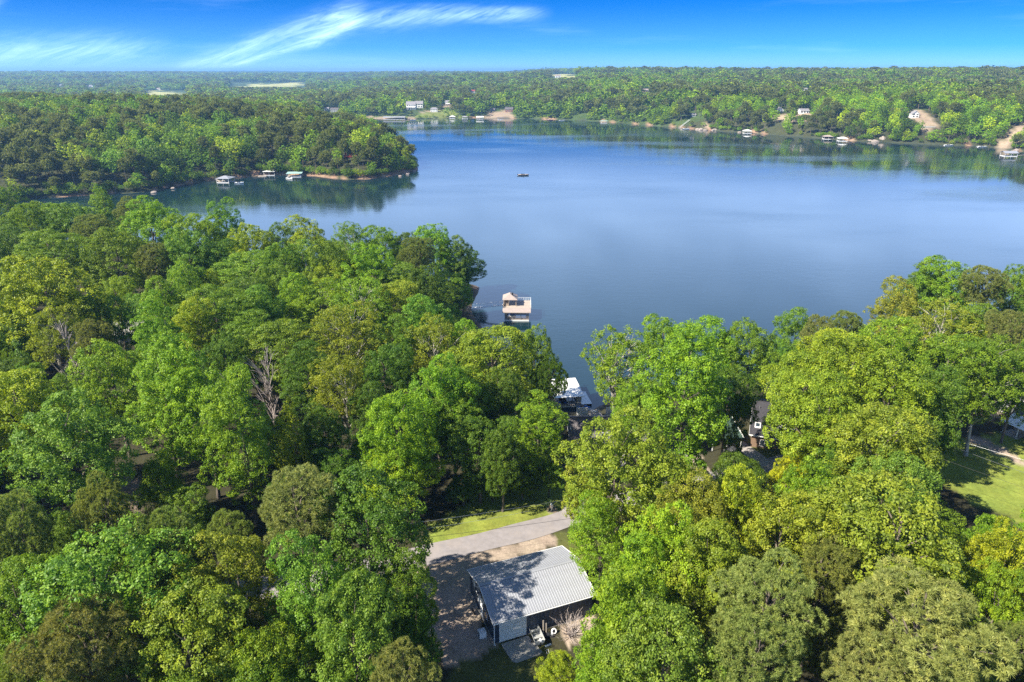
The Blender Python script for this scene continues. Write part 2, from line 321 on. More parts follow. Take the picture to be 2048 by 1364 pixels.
def make_ground():
    ang = np.concatenate([np.arange(-180, -46, 4.0), np.arange(-46, 46.01, 0.36), np.arange(50, 180, 4.0)])
    rad = np.concatenate([[0.5], np.geomspace(9, 16000, 520)])
    A, Rr = np.meshgrid(np.radians(ang), rad); X = Rr * np.sin(A); Y = Rr * np.cos(A)
    D = sdf(X, Y).reshape(X.shape); Z = height(X, Y, D)
    Z += np.where((np.hypot(X, Y) > 5400), (vnoise(X / 45, Y / 45, 21) - .3) * 9 + 14, 0) * sst(5400, 5900, np.hypot(X, Y))   # far wood canopy
    na = len(ang); i, j = np.meshgrid(np.arange(len(rad) - 1), np.arange(na), indexing='ij'); j2 = (j + 1) % na
    Q = np.stack([i * na + j, (i + 1) * na + j, (i + 1) * na + j2, i * na + j2], -1).reshape(-1, 4)[:, ::-1]
    C = np.empty(X.shape + (4,)); C[:] = (0.040, 0.038, 0.020, 1)
    rr = np.hypot(X, Y); C[rr > 330] = (0.045, 0.050, 0.022, 1); C[rr > 1000] = (0.050, 0.080, 0.024, 1); C[rr > 5500] = (0.030, 0.070, 0.026, 1)
    sh = (D > -1.5) & (D < 0.7 + 9.0 * np.maximum(0, vnoise(X / 30, Y / 30, 31) - np.where(Y < 700, .35, .55))) & (Y > 420); C[sh] = (0.27, 0.175, 0.115, 1)
    sh = (D > -1.5) & (D < 1.2) & (Y <= 420); C[sh] = (0.16, 0.12, 0.085, 1)
    X0, Y0 = X, Y; X = X0 + (vnoise(X0 / 1.7, Y0 / 1.7, 61) - .5) * 1.6; Y = Y0 + (vnoise(X0 / 1.7, Y0 / 1.7, 62) - .5) * 1.6
    for p in LAWNS: C[inpoly(X, Y, p)] = (0.170, 0.212, 0.038, 1)
    for p in SHADE_TINTED_GRASS: C[inpoly(X, Y, p)] = (0.085, 0.095, 0.028, 1)  # grass colour lowered to stand in for cast tree shade
    for p in TRACK: C[inpoly(X, Y, p)] = (0.15, 0.115, 0.09, 1)  # bare track, its brown darkened for the shade on it
    for p in DIRT: C[inpoly(X, Y, p)] = (0.31, 0.25, 0.195, 1)
    FX, FY = X0 + (vnoise(X0 / 70, Y0 / 70, 63) - .5) * 110, Y0 + (vnoise(X0 / 70, Y0 / 70, 64) - .5) * 160
    for p in FIELDW: C[inpoly(FX, FY, p)] = (0.34, 0.34, 0.13, 1)
    for p in SANDW: C[inpoly(X, Y, p)] = (0.29, 0.225, 0.16, 1)
    for p in GRASSW: C[inpoly(X, Y, p)] = (0.15, 0.18, 0.05, 1)
    X, Y = X0, Y0
    C[D < -1.5] = (0.05, 0.06, 0.04, 1)
    m = bpy.data.materials.new('ground'); t, n, l, b = nodes(m)
    at = n.new('ShaderNodeAttribute'); at.attribute_name = 'cover'
    tcx = n.new('ShaderNodeTexCoord')
    def nz(s, det=6):
        q = n.new('ShaderNodeTexNoise'); q.inputs['Scale'].default_value = s; q.inputs['Detail'].default_value = det; q.inputs['Roughness'].default_value = .7
        l.new(tcx.outputs['Object'], q.inputs['Vector']); return q.outputs[0]
    def mr(v, a, bb, c, d):
        q = n.new('ShaderNodeMapRange'); q.inputs[1].default_value = a; q.inputs[2].default_value = bb; q.inputs[3].default_value = c; q.inputs[4].default_value = d; l.new(v, q.inputs[0]); return q.outputs[0]
    def mul(a, bb):
        q = n.new('ShaderNodeMath'); q.operation = 'MULTIPLY'; l.new(a, q.inputs[0]); l.new(bb, q.inputs[1]); return q.outputs[0]
    v = mul(mul(mr(nz(.35), .3, .7, .7, 1.3), mr(nz(3.0), .3, .7, .75, 1.25)), mr(nz(.012, 8), .3, .7, .65, 1.35))
    vm = n.new('ShaderNodeVectorMath'); vm.operation = 'SCALE'; l.new(at.outputs['Color'], vm.inputs[0]); l.new(v, vm.inputs['Scale'])
    h2 = n.new('ShaderNodeHueSaturation'); l.new(mr(nz(.09), .3, .7, .475, .52), h2.inputs['Hue']); l.new(vm.outputs[0], h2.inputs['Color'])
    l.new(h2.outputs[0], b.inputs['Base Color']); b.inputs['Roughness'].default_value = .95; b.inputs['Specular IOR Level'].default_value = .15
    bp = n.new('ShaderNodeBump'); bp.inputs['Strength'].default_value = .5; bp.inputs['Distance'].default_value = .12; l.new(nz(5.0, 3), bp.inputs['Height']); l.new(bp.outputs[0], b.inputs['Normal'])
    V = np.stack([X, Y, Z], -1).reshape(-1, 3)
    me = np_mesh('ground', V, Q, m, smooth=True)
    a = me.attributes.new('cover', 'FLOAT_COLOR', 'POINT'); a.data.foreach_set('color', C.reshape(-1).astype(np.float32))
    return tag(link('ground', me), kind='structure')
ground = make_ground()

def make_water():
    m = bpy.data.materials.new('lake_water'); t, n, l, b = nodes(m)
    b.inputs['Base Color'].default_value = (0.006, 0.022, 0.028, 1); b.inputs['IOR'].default_value = 1.45; b.inputs['Specular IOR Level'].default_value = 0.62
    tcx = n.new('ShaderNodeTexCoord')
    def nz(sx, sy, s, det, rot=0.0):
        mp = n.new('ShaderNodeMapping'); mp.inputs['Scale'].default_value = (sx, sy, 1); mp.inputs['Rotation'].default_value = (0, 0, rot); l.new(tcx.outputs['Object'], mp.inputs[0])
        q = n.new('ShaderNodeTexNoise'); q.inputs['Scale'].default_value = s; q.inputs['Detail'].default_value = det; l.new(mp.outputs[0], q.inputs['Vector']); return q.outputs[0]
    breeze = n.new('ShaderNodeMapRange'); breeze.inputs[1].default_value = .42; breeze.inputs[2].default_value = .68; l.new(nz(1, 2.6, .006, 5, .35), breeze.inputs[0])
    mr = n.new('ShaderNodeMapRange'); mr.inputs[3].default_value = .03; mr.inputs[4].default_value = .16; l.new(breeze.outputs[0], mr.inputs[0]); l.new(mr.outputs[0], b.inputs['Roughness'])
    ad = n.new('ShaderNodeMath'); ad.operation = 'ADD'; l.new(nz(1, 1.8, .55, 4, .5), ad.inputs[0]); l.new(nz(1, 2.4, .12, 3, .3), ad.inputs[1])
    bp = n.new('ShaderNodeBump'); bp.inputs['Distance'].default_value = .10
    ms = n.new('ShaderNodeMapRange'); ms.inputs[3].default_value = .08; ms.inputs[4].default_value = .34; l.new(breeze.outputs[0], ms.inputs[0]); l.new(ms.outputs[0], bp.inputs['Strength'])
    l.new(ad.outputs[0], bp.inputs['Height']); l.new(bp.outputs[0], b.inputs['Normal'])
    x0, x1 = LAKE[:, 0].min() - 30, LAKE[:, 0].max() + 30; y0, y1 = LAKE[:, 1].min() - 12, LAKE[:, 1].max() + 30
    gx = np.linspace(x0, x1, 40); gy = np.linspace(y0, y1, 40); X, Y = np.meshgrid(gx, gy)
    V = np.stack([X, Y, np.zeros_like(X)], -1).reshape(-1, 3); i, j = np.meshgrid(np.arange(39), np.arange(39), indexing='ij')
    Q = np.stack([i * 40 + j, i * 40 + j + 1, (i + 1) * 40 + j + 1, (i + 1) * 40 + j], -1).reshape(-1, 4)
    return tag(link('lake_water', np_mesh('lake_water', V, Q, m)), kind='structure')
make_water()

def strip(name, line, width, mt, lift, kind='structure', step=0.7):
    """a paved strip that follows the ground"""
    pts = [np.array(p[:2]) for p in line]; dense = []
    for a, b in zip(pts[:-1], pts[1:]):
        k = max(2, int(np.linalg.norm(b - a) / step)); dense += [a + (b - a) * i / k for i in range(k)]
    dense.append(pts[-1]); D = np.array(dense)
    for _ in range(12): D[1:-1] = (D[:-2] + D[2:] + 2 * D[1:-1]) / 4
    T = np.gradient(D, axis=0); T /= np.linalg.norm(T, axis=1)[:, None]; Nn = np.stack([-T[:, 1], T[:, 0]], 1)
    nc = 7; S = np.linspace(-.5, .5, nc); wid = width * (1 + .05 * np.sin(np.arange(len(D)) * .35))
    X = D[:, None, :] + Nn[:, None, :] * (S[None, :, None] * wid[:, None, None])
    Z = height(X[..., 0], X[..., 1]) + lift
    V = np.concatenate([X, Z[..., None]], -1).reshape(-1, 3); i, j = np.meshgrid(np.arange(len(D) - 1), np.arange(nc - 1), indexing='ij')
    Q = np.stack([i * nc + j, i * nc + j + 1, (i + 1) * nc + j + 1, (i + 1) * nc + j], -1).reshape(-1, 4)[:, ::-1]
    return tag(link(name, np_mesh(name, V, Q, mt, smooth=True)), kind=kind)
ASPH = mat('worn_asphalt', (0.235, 0.215, 0.22), 0.9, 0, 0.16, 0.9, 0.2, 0.25, (0.30, 0.26, 0.24), 0.25)
DRIVE = mat('pale_concrete_drive', (0.30, 0.275, 0.26), 0.9, 0, 0.2, 0.7, 0.2, 0.25, (0.20, 0.18, 0.165), 0.4)
CHIP = mat('loose_gravel', (0.36, 0.29, 0.24), 0.95, 0, 0.3, 3.0, 0.5, 0.2)
strip('road', [ung(*p) for p in ((420,1190),(640,1160),(884,1103),(960,1085),(1044,1064),(1110,1046),(1160,1026),(1280,992),(1400,962),(1560,925),(1760,890))], 4.3, ASPH, 0.045)
strip('driveway', [ung(*p) for p in ((1142,1036),(1150,1014),(1170,994),(1205,960),(1240,915),(1245,890))], 3.4, DRIVE, 0.06)
strip('shed_driveway', [ung(*p) for p in ((1540,935),(1515,915),(1490,898),(1475,885))], 2.6, DRIVE, 0.055)

# ------------------------------------------------------------------ metal garage in the clearing
def make_garage():
    a = un(986, 1248.6, 13.9); b = un(1190, 1190, 13.9); rz = math.atan2(b[1] - a[1], b[0] - a[0])
    c = ung(992, 1278); g = c[2] - 0.1; a = un(986, 1248.6, g + 3.3); b = un(1190, 1192, g + 3.3); far = un(943.7, 1138, g + 3.3)
    Ln = float(np.linalg.norm(b[:2] - a[:2])) + 0.2; Wd = float(np.linalg.norm(far[:2] - a[:2])); o = 0.28
    G = empty('metal_garage', (a[0], a[1], g), rz, 'navy metal garage with pale ribbed metal roof beside the road', 'garage')
    e, rg = 3.3, 4.9
    x0, x1, y0, y1 = o, Ln - o, o, Wd - o; mid = Wd / 2
    # floor slab
    MB().box(x0 - .08, x1 + .08, y0 - .08, y1 + .08, -.6, .12).build('foundation', M['concrete'], G)
    def corr(x, yb, za, zb, along, n, out):   # corrugated sheet wall
        vs = []; fs = []; k = 0
        return
    def wall(pts_top, p0, p1, name='wall'):
        """corrugated wall from p0 to p1 (xy), top height given by function of 0..1"""
        n = int(np.hypot(p1[0] - p0[0], p1[1] - p0[1]) / .15); m_ = MB(); vs = []
        d = np.array([p1[0] - p0[0], p1[1] - p0[1]]); nn = np.array([d[1], -d[0]]) / np.linalg.norm(d)
        for i in range(n + 1):
            t = i / n; q = np.array(p0) + d * t + nn * (.025 if i % 4 in (1, 2) else 0)
            vs += [(q[0], q[1], .12), (q[0], q[1], pts_top(t))]
        m_.add(vs, [(2 * i, 2 * i + 2, 2 * i + 3, 2 * i + 1) for i in range(n)])
        return m_.build(name, M['navy'], G)
    flat = lambda t: e
    gab = lambda t: e + (rg - e) * (1 - abs(2 * t - 1)) - .05
    wall(flat, (x0, y0), (x1, y0)); wall(gab, (x1, y0), (x1, y1)); wall(flat, (x1, y1), (x0, y1)); wall(gab, (x0, y1), (x0, y0))
    # roof sheets, each a part
    nsh = 14; w = Ln / nsh; sl = math.hypot(mid, rg - e); ang = math.atan2(rg - e, mid)
    s = MB(); prof = []
    for k in range(3):
        q = k * w / 3; prof += [(q + .01, 0), (q + w / 3 - .095, 0), (q + w / 3 - .07, .026), (q + w / 3 - .03, .026)]
    prof[-1] = (w - .03, .026); prof += [(w - .005, .0)]
    top = prof; bot = [(p[0], p[1] - .012) for p in prof][::-1]
    s.extrude([(p[0], p[1]) for p in top + bot], 'y', 0, sl)
    # flip to local: x across, y up the slope
    me = s.mesh('roof_panel', M['metal_roof'])
    for k in range(nsh):
        o1 = link('roof_panel', me, G, (k * w, 0, e + .02), (ang, 0, 0))
        o2 = link('roof_panel', me, G, (k * w + w, Wd, e + .02), (ang, 0, math.pi))
    MB().slab((-.02, mid - .22, rg + .0), (Ln + .02, mid - .22, rg + .0), (Ln + .02, mid, rg + .085), (-.02, mid, rg + .085), .01).slab((-.02, mid, rg + .085), (Ln + .02, mid, rg + .085), (Ln + .02, mid + .22, rg), (-.02, mid + .22, rg), .01).build('ridge_cap', M['metal_roof'], G)
    for yy, nm in ((-.12, 'gutter'), (Wd + .02, 'gutter')):
        MB().box(-.02, Ln + .02, yy, yy + .1, e - .12, e - .02).build(nm, M['white'], G)
    for xx in (-.05, Ln + .01):
        t = MB(); t.slab((xx, 0, e + .07), (xx + .04, 0, e + .07), (xx + .04, mid, rg + .07), (xx, mid, rg + .07), .16); t.slab((xx, mid, rg + .07), (xx + .04, mid, rg + .07), (xx + .04, Wd, e + .07), (xx, Wd, e + .07), .16)
        t.build('rake_trim', M['white'], G)
    MB().tube([(.2, -.07, e - .1), (.2, .1, e - .35), (.2, .17, e - .5), (.2, .17, .3), (.2, -.1, .12)], .055, 6).build('downspout', M['white'], G)
    d = MB().box(.95, 4.05, y0 - .07, y0 - .032, .12, 2.95).build('garage_door', M['cream'], G)
    for k in range(5): bevel(MB().box(1.0, 4.0, y0 - .10, y0 - .072, .14 + k * .555, .14 + k * .555 + .53).build('door_panel', M['cream'], d), .015)
    t = MB().box(.83, .95, y0 - .10, y0 - .032, .12, 3.07).box(4.05, 4.17, y0 - .10, y0 - .032, .12, 3.07).box(.95, 4.05, y0 - .10, y0 - .032, 2.95, 3.07); t.build('door_trim', M['white'], G)
    for yy in (mid - 1.6, mid + 1.7):
        f = MB().box(x0 - .05, x0 - .028, yy - .5, yy + .5, 1.25, 2.25).build('window', M['white'], G)
        MB().box(x0 - .056, x0 - .052, yy - .43, yy + .43, 1.32, 2.18).build('pane', M['glass'], f)
    f = MB().box(x0 - .05, x0 - .028, mid - .45, mid + .45, .12, 2.2).build('side_door', M['white'], G)
    MB().tube([(x0 - .09, mid + .34, 1.05), (x0 - .05, mid + .34, 1.05)], .03).build('handle', M['steel'], f)
    return G, Ln, Wd, g, rz
GAR, GL, GW, GZ, GRZ = make_garage()
def gl(x, y, z=0.0):   # garage local to world
    c, s = math.cos(GRZ), math.sin(GRZ); p = GAR.location
    return (p.x + c * x - s * y, p.y + s * x + c * y, GZ + z)
def gground(x, y):
    p = gl(x, y); return (p[0], p[1], hz(p[0], p[1]))
# concrete apron: poured pad with a rim
s = MB(); pts = [(.9, -.15), (4.3, -.1), (4.9, -2.9), (4.4, -3.15), (1.7, -3.3), (1.2, -3.0)]
P3 = [gl(*p) for p in pts]; zt = max(hz(p[0], p[1]) for p in P3) + .06
s.extrude([(p[0], p[1]) for p in P3], 'z', zt - .5, zt)
tag(bevel(s.build('concrete_apron', M['concrete']), .03), 'grey concrete pad in front of the cream garage door', 'concrete pad')

def jon_boat(name, loc, rz, label, Lb=3.4, B=1.25, mt=None, outboard=True):
    G = empty(name, loc, rz, label, 'boat'); mt = mt or M['alu']
    xs = np.linspace(0, Lb, 9); out = []; n = len(xs)
    vs = []; T = .03
    for x in xs:
        t = x / Lb; hw = B / 2 * (1 - .42 * max(0, (t - .55) / .45) ** 1.6); bw = hw * .8; zb = .32 * max(0, (t - .6) / .4) ** 1.8; zt_ = .48 + .12 * t
        vs += [(x, -hw, zt_), (x, -bw, zb), (x, bw, zb), (x, hw, zt_), (x, hw - T, zt_), (x, bw - T, zb + T), (x, -bw + T, zb + T), (x, -hw + T, zt_)]
    fs = []
    for i in range(n - 1):
        for k in range(8): a, b = i * 8 + k, i * 8 + (k + 1) % 8; fs.append((a, a + 8, b + 8, b))
    fs += [(0, 1, 6, 7), (1, 2, 5, 6), (2, 3, 4, 5)]; e = (n - 1) * 8; fs += [(e, e + 7, e + 6, e + 1), (e + 1, e + 6, e + 5, e + 2), (e + 2, e + 5, e + 4, e + 3)]
    MB().add(vs, fs).box(0, .05, -B * .38, B * .38, .02, .46).box(Lb - .05, Lb, -B * .24, B * .24, .34, .58).build('hull', mt, G)
    for x in (.55, 1.6, 2.55): MB().box(x, x + .28, -B * .42, B * .42, .34, .38).build('bench_seat', mt, G)
    if outboard:
        m_ = MB().hexa([(-.42, -.14, .62), (.02, -.14, .58), (.02, .14, .58), (-.42, .14, .62), (-.36, -.11, .92), (-.04, -.12, .9), (-.04, .12, .9), (-.36, .11, .92)])
        ob = bevel(m_.build('outboard_motor', M['white'], G), .04)
        MB().box(-.26, -.12, -.05, .05, -.05, .6).hexa([(-.42, -.04, -.1), (-.1, -.04, -.1), (-.1, .04, -.1), (-.42, .04, -.1), (-.42, -.05, .0), (-.1, -.05, .0), (-.1, .05, .0), (-.42, .05, .0)]).build('lower_unit', M['dark'], ob)
    return G
p = gground(4.95, -2.05)
TRH = math.pi / 2 + GRZ - .06
jon_boat('jon_boat', (p[0], p[1], p[2] + .42), TRH, 'grey aluminium flat-bottomed boat parked stern-out at the garage wall')
def trailer(name, loc, rz, label):
    G = empty(name, loc, rz, label, 'trailer')
    MB().box(-.1, 3.4, -.36, -.29, .30, .37).box(-.1, 3.4, .29, .36, .30, .37).box(.0, .07, -.36, .36, .30, .37).box(2.2, 2.27, -.36, .36, .30, .37).box(.9, .98, -.78, .78, .24, .30).tube([(3.4, -.33, .33), (4.1, 0, .33)], .035).tube([(3.4, .33, .33), (4.1, 0, .33)], .035).build('trailer_frame', M['steel'], G)
    for s_ in (-.72, .72):
        w = MB().ring((.94, s_, .27), .19, .085, 'y').build('wheel', M['rubber'], G); MB().tube([(.94, s_ - .05, .27), (.94, s_ + .05, .27)], .12, 10).build('rim', M['white'], w)
    for s_ in (-.28, .28): MB().box(.2, 2.4, s_ - .05, s_ + .05, .37, .42).build('bunk', M['wood'], G)
    return G
trailer('boat_trailer', (p[0], p[1], p[2]), TRH, 'galvanised boat trailer under the grey flat-bottomed boat')
# odds and ends along the garage wall
def tyre(loc, label, rimmat, rot=(0, 0, 0), r=.27):
    G = empty('car_tyre', loc, 0, label, 'tyre', None); G.rotation_euler = rot
    MB().ring((0, 0, 0), r, .1, 'z', 18, 8).build('tread', M['rubber'] if rimmat != 'w' else M['white'], G)
    MB().tube([(0, 0, -.06), (0, 0, .06)], r * .62, 14).build('rim', M['dark'] if rimmat == 'w' else M['steel'], G); return G
p = gground(7.3, -.75); tyre((p[0], p[1], p[2] + .33), 'white-walled wheel leaning at the garage wall by the brush', 'w', (R(62), 0, GRZ))
p = gground(6.9, -.95); tyre((p[0], p[1], p[2] + .1), 'black tyre lying flat beside the white-walled wheel', 'b')
p = gground(-.55, 5.6); tyre((p[0], p[1], p[2] + .36), 'black tyre leaning on the left gable wall of the garage', 'b', (R(70), 0, GRZ + R(90)), .34)
for (x, y, h, w, lb) in ((6.15, -.25, 1.9, .16, 'tall weathered plank leaning on the garage wall'), (6.5, -.3, 1.5, .14, 'shorter weathered plank leaning next to the tall plank')):
    p = gground(x, y); o = bevel(MB().box(-w / 2, w / 2, -.02, .02, 0, h).build('leaning_plank', M['deck'], None, (p[0], p[1] - .45, p[2]), (R(-17), R(6), GRZ)), .006); tag(o, lb, 'plank')
p = gground(5.9, -2.2); tag(bevel(MB().box(-.4, .4, -.12, .12, .0, .1).build('foam_block', M['white'], None, p, (0, 0, GRZ + .1)), .03), 'white foam block lying on the grass right of the boat', 'foam block')
p = gground(5.25, -3.3); tag(MB().tube([(0, 0, .05), (.28, .02, .05), (.34, .55, .05), (.06, .53, .05), (0, 0, .05)], .022).build('wire_frame', M['white'], None, p, (0, 0, .2)), 'small white metal frame lying in shade behind the boat', 'frame')
p = gground(6.3, -.9); tag(bevel(MB().hexa([(-.3, -.2, 0), (.3, -.2, 0), (.3, .2, 0), (-.3, .2, 0), (-.36, -.26, .36), (.36, -.26, .36), (.36, .26, .36), (-.36, .26, .36)]).build('plastic_tub', M['dark'], None, p, (0, 0, GRZ)), .02), 'black plastic tub by the leaning planks', 'tub')
def crate_unit():
    p = gground(-.75, 1.75); G = empty('air_conditioner', p, GRZ, 'white boxy air conditioner beside the left garage wall', 'air conditioner')
    bevel(MB().box(-.42, .42, -.4, .4, .1, .95).build('casing', M['white'], G), .03)
    MB().ring((0, 0, .96), .28, .03, 'z', 16, 5).build('fan_ring', M['steel'], G)
    g = MB()
    for k in range(8): g.box(-.44, -.425, -.32, .32, .2 + k * .085, .24 + k * .085)
    g.build('grille', M['steel'], G); MB().box(-.5, .5, -.48, .48, 0, .1).build('pad', M['concrete'], G)
crate_unit()
def brush_shrub(loc, label, n=46, size=2.0, mt=None):
    G = empty('bare_shrub', loc, 0, label, 'shrub'); s = MB(); rr = random.Random(4)
    for k in range(n):
        a = rr.uniform(0, 6.28); l = size * rr.uniform(.55, 1.1); t = rr.uniform(.3, 1.25); b = (rr.uniform(-.3, .3), rr.uniform(-.3, .3), 0)
        pts = [b]; q = Vector(b); d = Vector((math.cos(a) * math.cos(t), math.sin(a) * math.cos(t), math.sin(t)))
        for i in range(5):
            d = (d + Vector((rr.uniform(-.3, .3), rr.uniform(-.3, .3), rr.uniform(-.15, .2)))).normalized(); q = q + d * l / 5; pts.append(tuple(q))
            if i > 1:
                e = (d + Vector((rr.uniform(-.8, .8), rr.uniform(-.8, .8), rr.uniform(-.3, .5)))).normalized(); s.tube([tuple(q), tuple(q + e * l * .28)], [.016, .006], 3)
        s.tube(pts, [.035, .03, .026, .02, .015, .008], 4)
    s.build('branches', mt or M['dead_bark'], G)
    return G
p = gground(9.0, -1.6); brush_shrub(p, 'bare pale shrub of tangled twigs at the garage corner', 60, 2.7)

# ------------------------------------------------------------------ verge: mailbox, spiky plant, wires
def make_mailbox():
    p = ung(1103, 1022); G = empty('mailbox', p, R(15), 'white mailbox on a white post at the roadside verge', 'mailbox')
    bevel(MB().box(-.06, .06, -.06, .06, -.2, 1.05).build('post', M['white'], G), .01)
    prof = [(.13 * math.cos(t), 1.17 + .13 * math.sin(t)) for t in np.linspace(0, math.pi, 9)] + [(-.13, 1.05), (.13, 1.05)]
    MB().extrude(prof, 'y', -.32, .2).build('box', M['white'], G)
    MB().extrude([(q[0] * .96, q[1]) for q in prof], 'y', -.335, -.322).build('door', M['steel'], G)
    MB().box(.135, .15, -.1, -.06, 1.15, 1.42).box(.135, .15, -.1, .06, 1.36, 1.42).build('flag', M['red'], G)
    q = (p[0] - .35, p[1] + .5); G = empty('spiky_plant', (q[0], q[1], hz(*q)), 0, 'spiky palm-like plant behind the white mailbox', 'plant')
    rr = random.Random(2); lm = bpy.data.materials.get('blade_green') or mat('blade_green', (.10, .16, .04), .6, 0, .25, 3)
    MB().tube([(0, 0, -.1), (.03, 0, .5), (0, .03, 1.0)], [.09, .08, .07]).build('trunk', M['bark'], G); s = MB()
    for k in range(60):
        a = rr.uniform(0, 6.28); t = rr.uniform(-.5, 1.3); l = rr.uniform(.6, 1.05); u = Vector((math.cos(a) * math.cos(t), math.sin(a) * math.cos(t), math.sin(t))); v = Vector((-math.sin(a), math.cos(a), 0)) * .04
        c = Vector((0, 0, 1.0)); mdl = c + u * l * .55; tip = c + u * l - Vector((0, 0, .18 * l)); s.add([c - v * .6, c + v * .6, mdl + v, tip, mdl - v], [(0, 1, 2, 4), (4, 2, 3)])
    s.build('leaf_blades', lm, G)
make_mailbox()
def wire(a, b, za, zb, ext0, ext1, label, r=.012, mt=None):
    A = Vector(un(*a, za)); B = Vector(un(*b, zb)); d = (B - A); A2 = A - d.normalized() * ext0; B2 = B + d.normalized() * ext1
    pts = [A2.lerp(B2, t) - Vector((0, 0, .7 * 4 * t * (1 - t) - .7 * .75)) for t in np.linspace(0, 1, 13)]
    tag(MB().tube([tuple(q) for q in pts], r, 5).build('power_line', mt or M['steel'], None), label, 'power line', 'wires strung over the road and lawns')
    return A2, B2
DW = mat('black_cable', (.03, .03, .03), .7)
wire((912, 1032), (1095, 1006), 18, 18, 25, 12, 'pale overhead wire crossing above the shaded verge behind the mailbox')
wire((890, 1050), (1000, 1036), 17.6, 17.6, 20, 4, 'thin middle overhead wire over the sunlit verge')
wire((890, 1068), (1160, 1035), 17, 17, 22, 10, 'dark overhead cable running along the road edge', .022, DW)
wire((1895, 876), (2048, 918), 18, 18, 6, 20, 'upper pale overhead wire above the right lawn')
wire((1890, 889), (2048, 943), 17.6, 17.6, 6, 20, 'second pale overhead wire above the right lawn', .02)
wire((1900, 925), (2048, 973), 17, 17, 6, 20, 'lowest dark overhead cable above the right lawn', .02, DW)
wire((1890, 850), (2048, 824), 12, 12, 3, 15, 'faint wire sloping over the white porch roof')
wire((1500, 935), (1570, 912), 15, 14, 4, 14, 'pale wire above the shed driveway', .014)

# ------------------------------------------------------------------ houses by the near shore
def shingle_roof(G, Ln, Wd, e, rg, mt, ov=.5, thick=.14, edge=None, hip=0.0, name='roof'):
    """two slopes of shingle with real courses; local x along the ridge, y across"""
    mid = Wd / 2; parts = []
    k_ = (rg - e) / mid; ze = e - ov * k_
    s = MB(); n = max(6, int((mid + ov) / .32))
    for sgn in (1, -1):
        for i in range(n):
            a = i / n; b = (i + 1) / n; ya, yb = -ov + a * (mid + ov), -ov + b * (mid + ov); zA, zB = ze + a * (rg - ze), ze + b * (rg - ze)
            if sgn < 0: ya, yb = Wd - ya, Wd - yb
            xa, xb = -ov + hip * a, -ov + hip * b
            p4 = [(xa, ya, zA + .03), (Ln - xa, ya, zA + .03), (Ln - xb, yb, zB), (xb, yb, zB)]
            if sgn < 0: p4 = [p4[1], p4[0], p4[3], p4[2]]
            s.slab(*p4, .05)
    s.build(name, mt, G)
    if hip:
        for sx in (0, 1):
            x = lambda q: q if not sx else Ln - q
            t = MB(); q3 = [(x(-ov), -ov, ze + .02), (x(-ov), Wd + ov, ze + .02), (x(hip - ov), mid, rg)]
            if not sx: q3 = q3[::-1]
            t.add(q3 + [(v[0], v[1], v[2] - .05) for v in q3], [(0, 1, 2), (5, 4, 3), (0, 3, 4, 1), (1, 4, 5, 2), (2, 5, 3, 0)]); t.build('hip_roof_end', mt, G)
    MB().tube([(-ov + hip, mid, rg + .03), (Ln + ov - hip, mid, rg + .03)], .07, 6).build('ridge_cap', mt, G)
    for yy in (-ov - .03, Wd + ov): MB().box(-ov, Ln + ov, yy, yy + .03, ze - .16, ze + .03).build('fascia', M['white'], G)
    if not hip:
        for xx in (-ov - .04, Ln + ov + .01):
            t = MB(); t.slab((xx, -ov, ze + .05), (xx + .03, -ov, ze + .05), (xx + .03, mid, rg + .05), (xx, mid, rg + .05), .18); t.slab((xx, mid, rg + .05), (xx + .03, mid, rg + .05), (xx + .03, Wd + ov, ze + .05), (xx, Wd + ov, ze + .05), .18)
            t.build('rake_trim', M['white'], G)
def house_walls(G, Ln, Wd, e, rg, mt, wins=(), gable=True, base=-1.2):
    s = MB().box(0, Ln, 0, Wd, base, e)
    if gable:
        s.add([(0.01, 0, e), (0.01, Wd, e), (0.01, Wd / 2, rg - .06), (Ln - .01, 0, e), (Ln - .01, Wd, e), (Ln - .01, Wd / 2, rg - .06)], [(0, 2, 1), (3, 4, 5)])
    s.build('wall', mt, G)
    for (side, u, z, w, h) in wins:     # side: f front (y=0), b back, l left, r right
        def bx(d0, d1, u0, u1, z0, z1):
            if side == 'f': return MB().box(u0, u1, -d1, -d0, z0, z1)
            if side == 'b': return MB().box(u0, u1, Wd + d0, Wd + d1, z0, z1)
            if side == 'l': return MB().box(-d1, -d0, u0, u1, z0, z1)
            return MB().box(Ln + d0, Ln + d1, u0, u1, z0, z1)
        f = bx(.003, .06, u, u + w, z, z + h).build('window', M['white'], G)
        bx(.063, .07, u + .08, u + w - .08, z + .08, z + h - .08).build('pane', M['glass'], f)
        if w > 1.2: bx(.072, .085, u + w / 2 - .03, u + w / 2 + .03, z + .08, z + h - .08).build('mullion', M['white'], f)
def lake_house():
    a = un(1134, 835, 8.2); g = hz(a[0] + 4, 114); z = 8.0
    G = empty('lake_house', (un(1137, 840, 8.2)[0] + .2, 113.2, g), R(1.5), 'dark shingle-roofed house at the cove behind the big olive oak', 'house')
    e = z - g - 1.2; house_walls(G, 14.5, 10.0, e, e + 2.4, M['grey_wall'], [('l', 1.2, 1, 1.2, 1.2), ('l', 6.4, 1, 1.2, 1.2), ('f', 1.5, 1, 1.6, 1.2), ('f', 5.5, 1, 1.6, 1.2), ('f', 10, 1, 1.6, 1.2), ('b', 2, .6, 2.4, 1.8), ('b', 8, .6, 2.4, 1.8)])
    shingle_roof(G, 14.5, 10.0, e, e + 2.4, M['shingle'], .45)
    for x, y in ((3.2, 3.4), (5.1, 4.2)): MB().tube([(x, y, e + 1.0), (x, y, e + 2.45)], .05).build('vent_pipe', M['steel'], G)
    c = MB().box(8.6, 9.4, 6.2, 7.0, e + .5, e + 3.1).build('chimney', M['brick'], G)
lake_house()
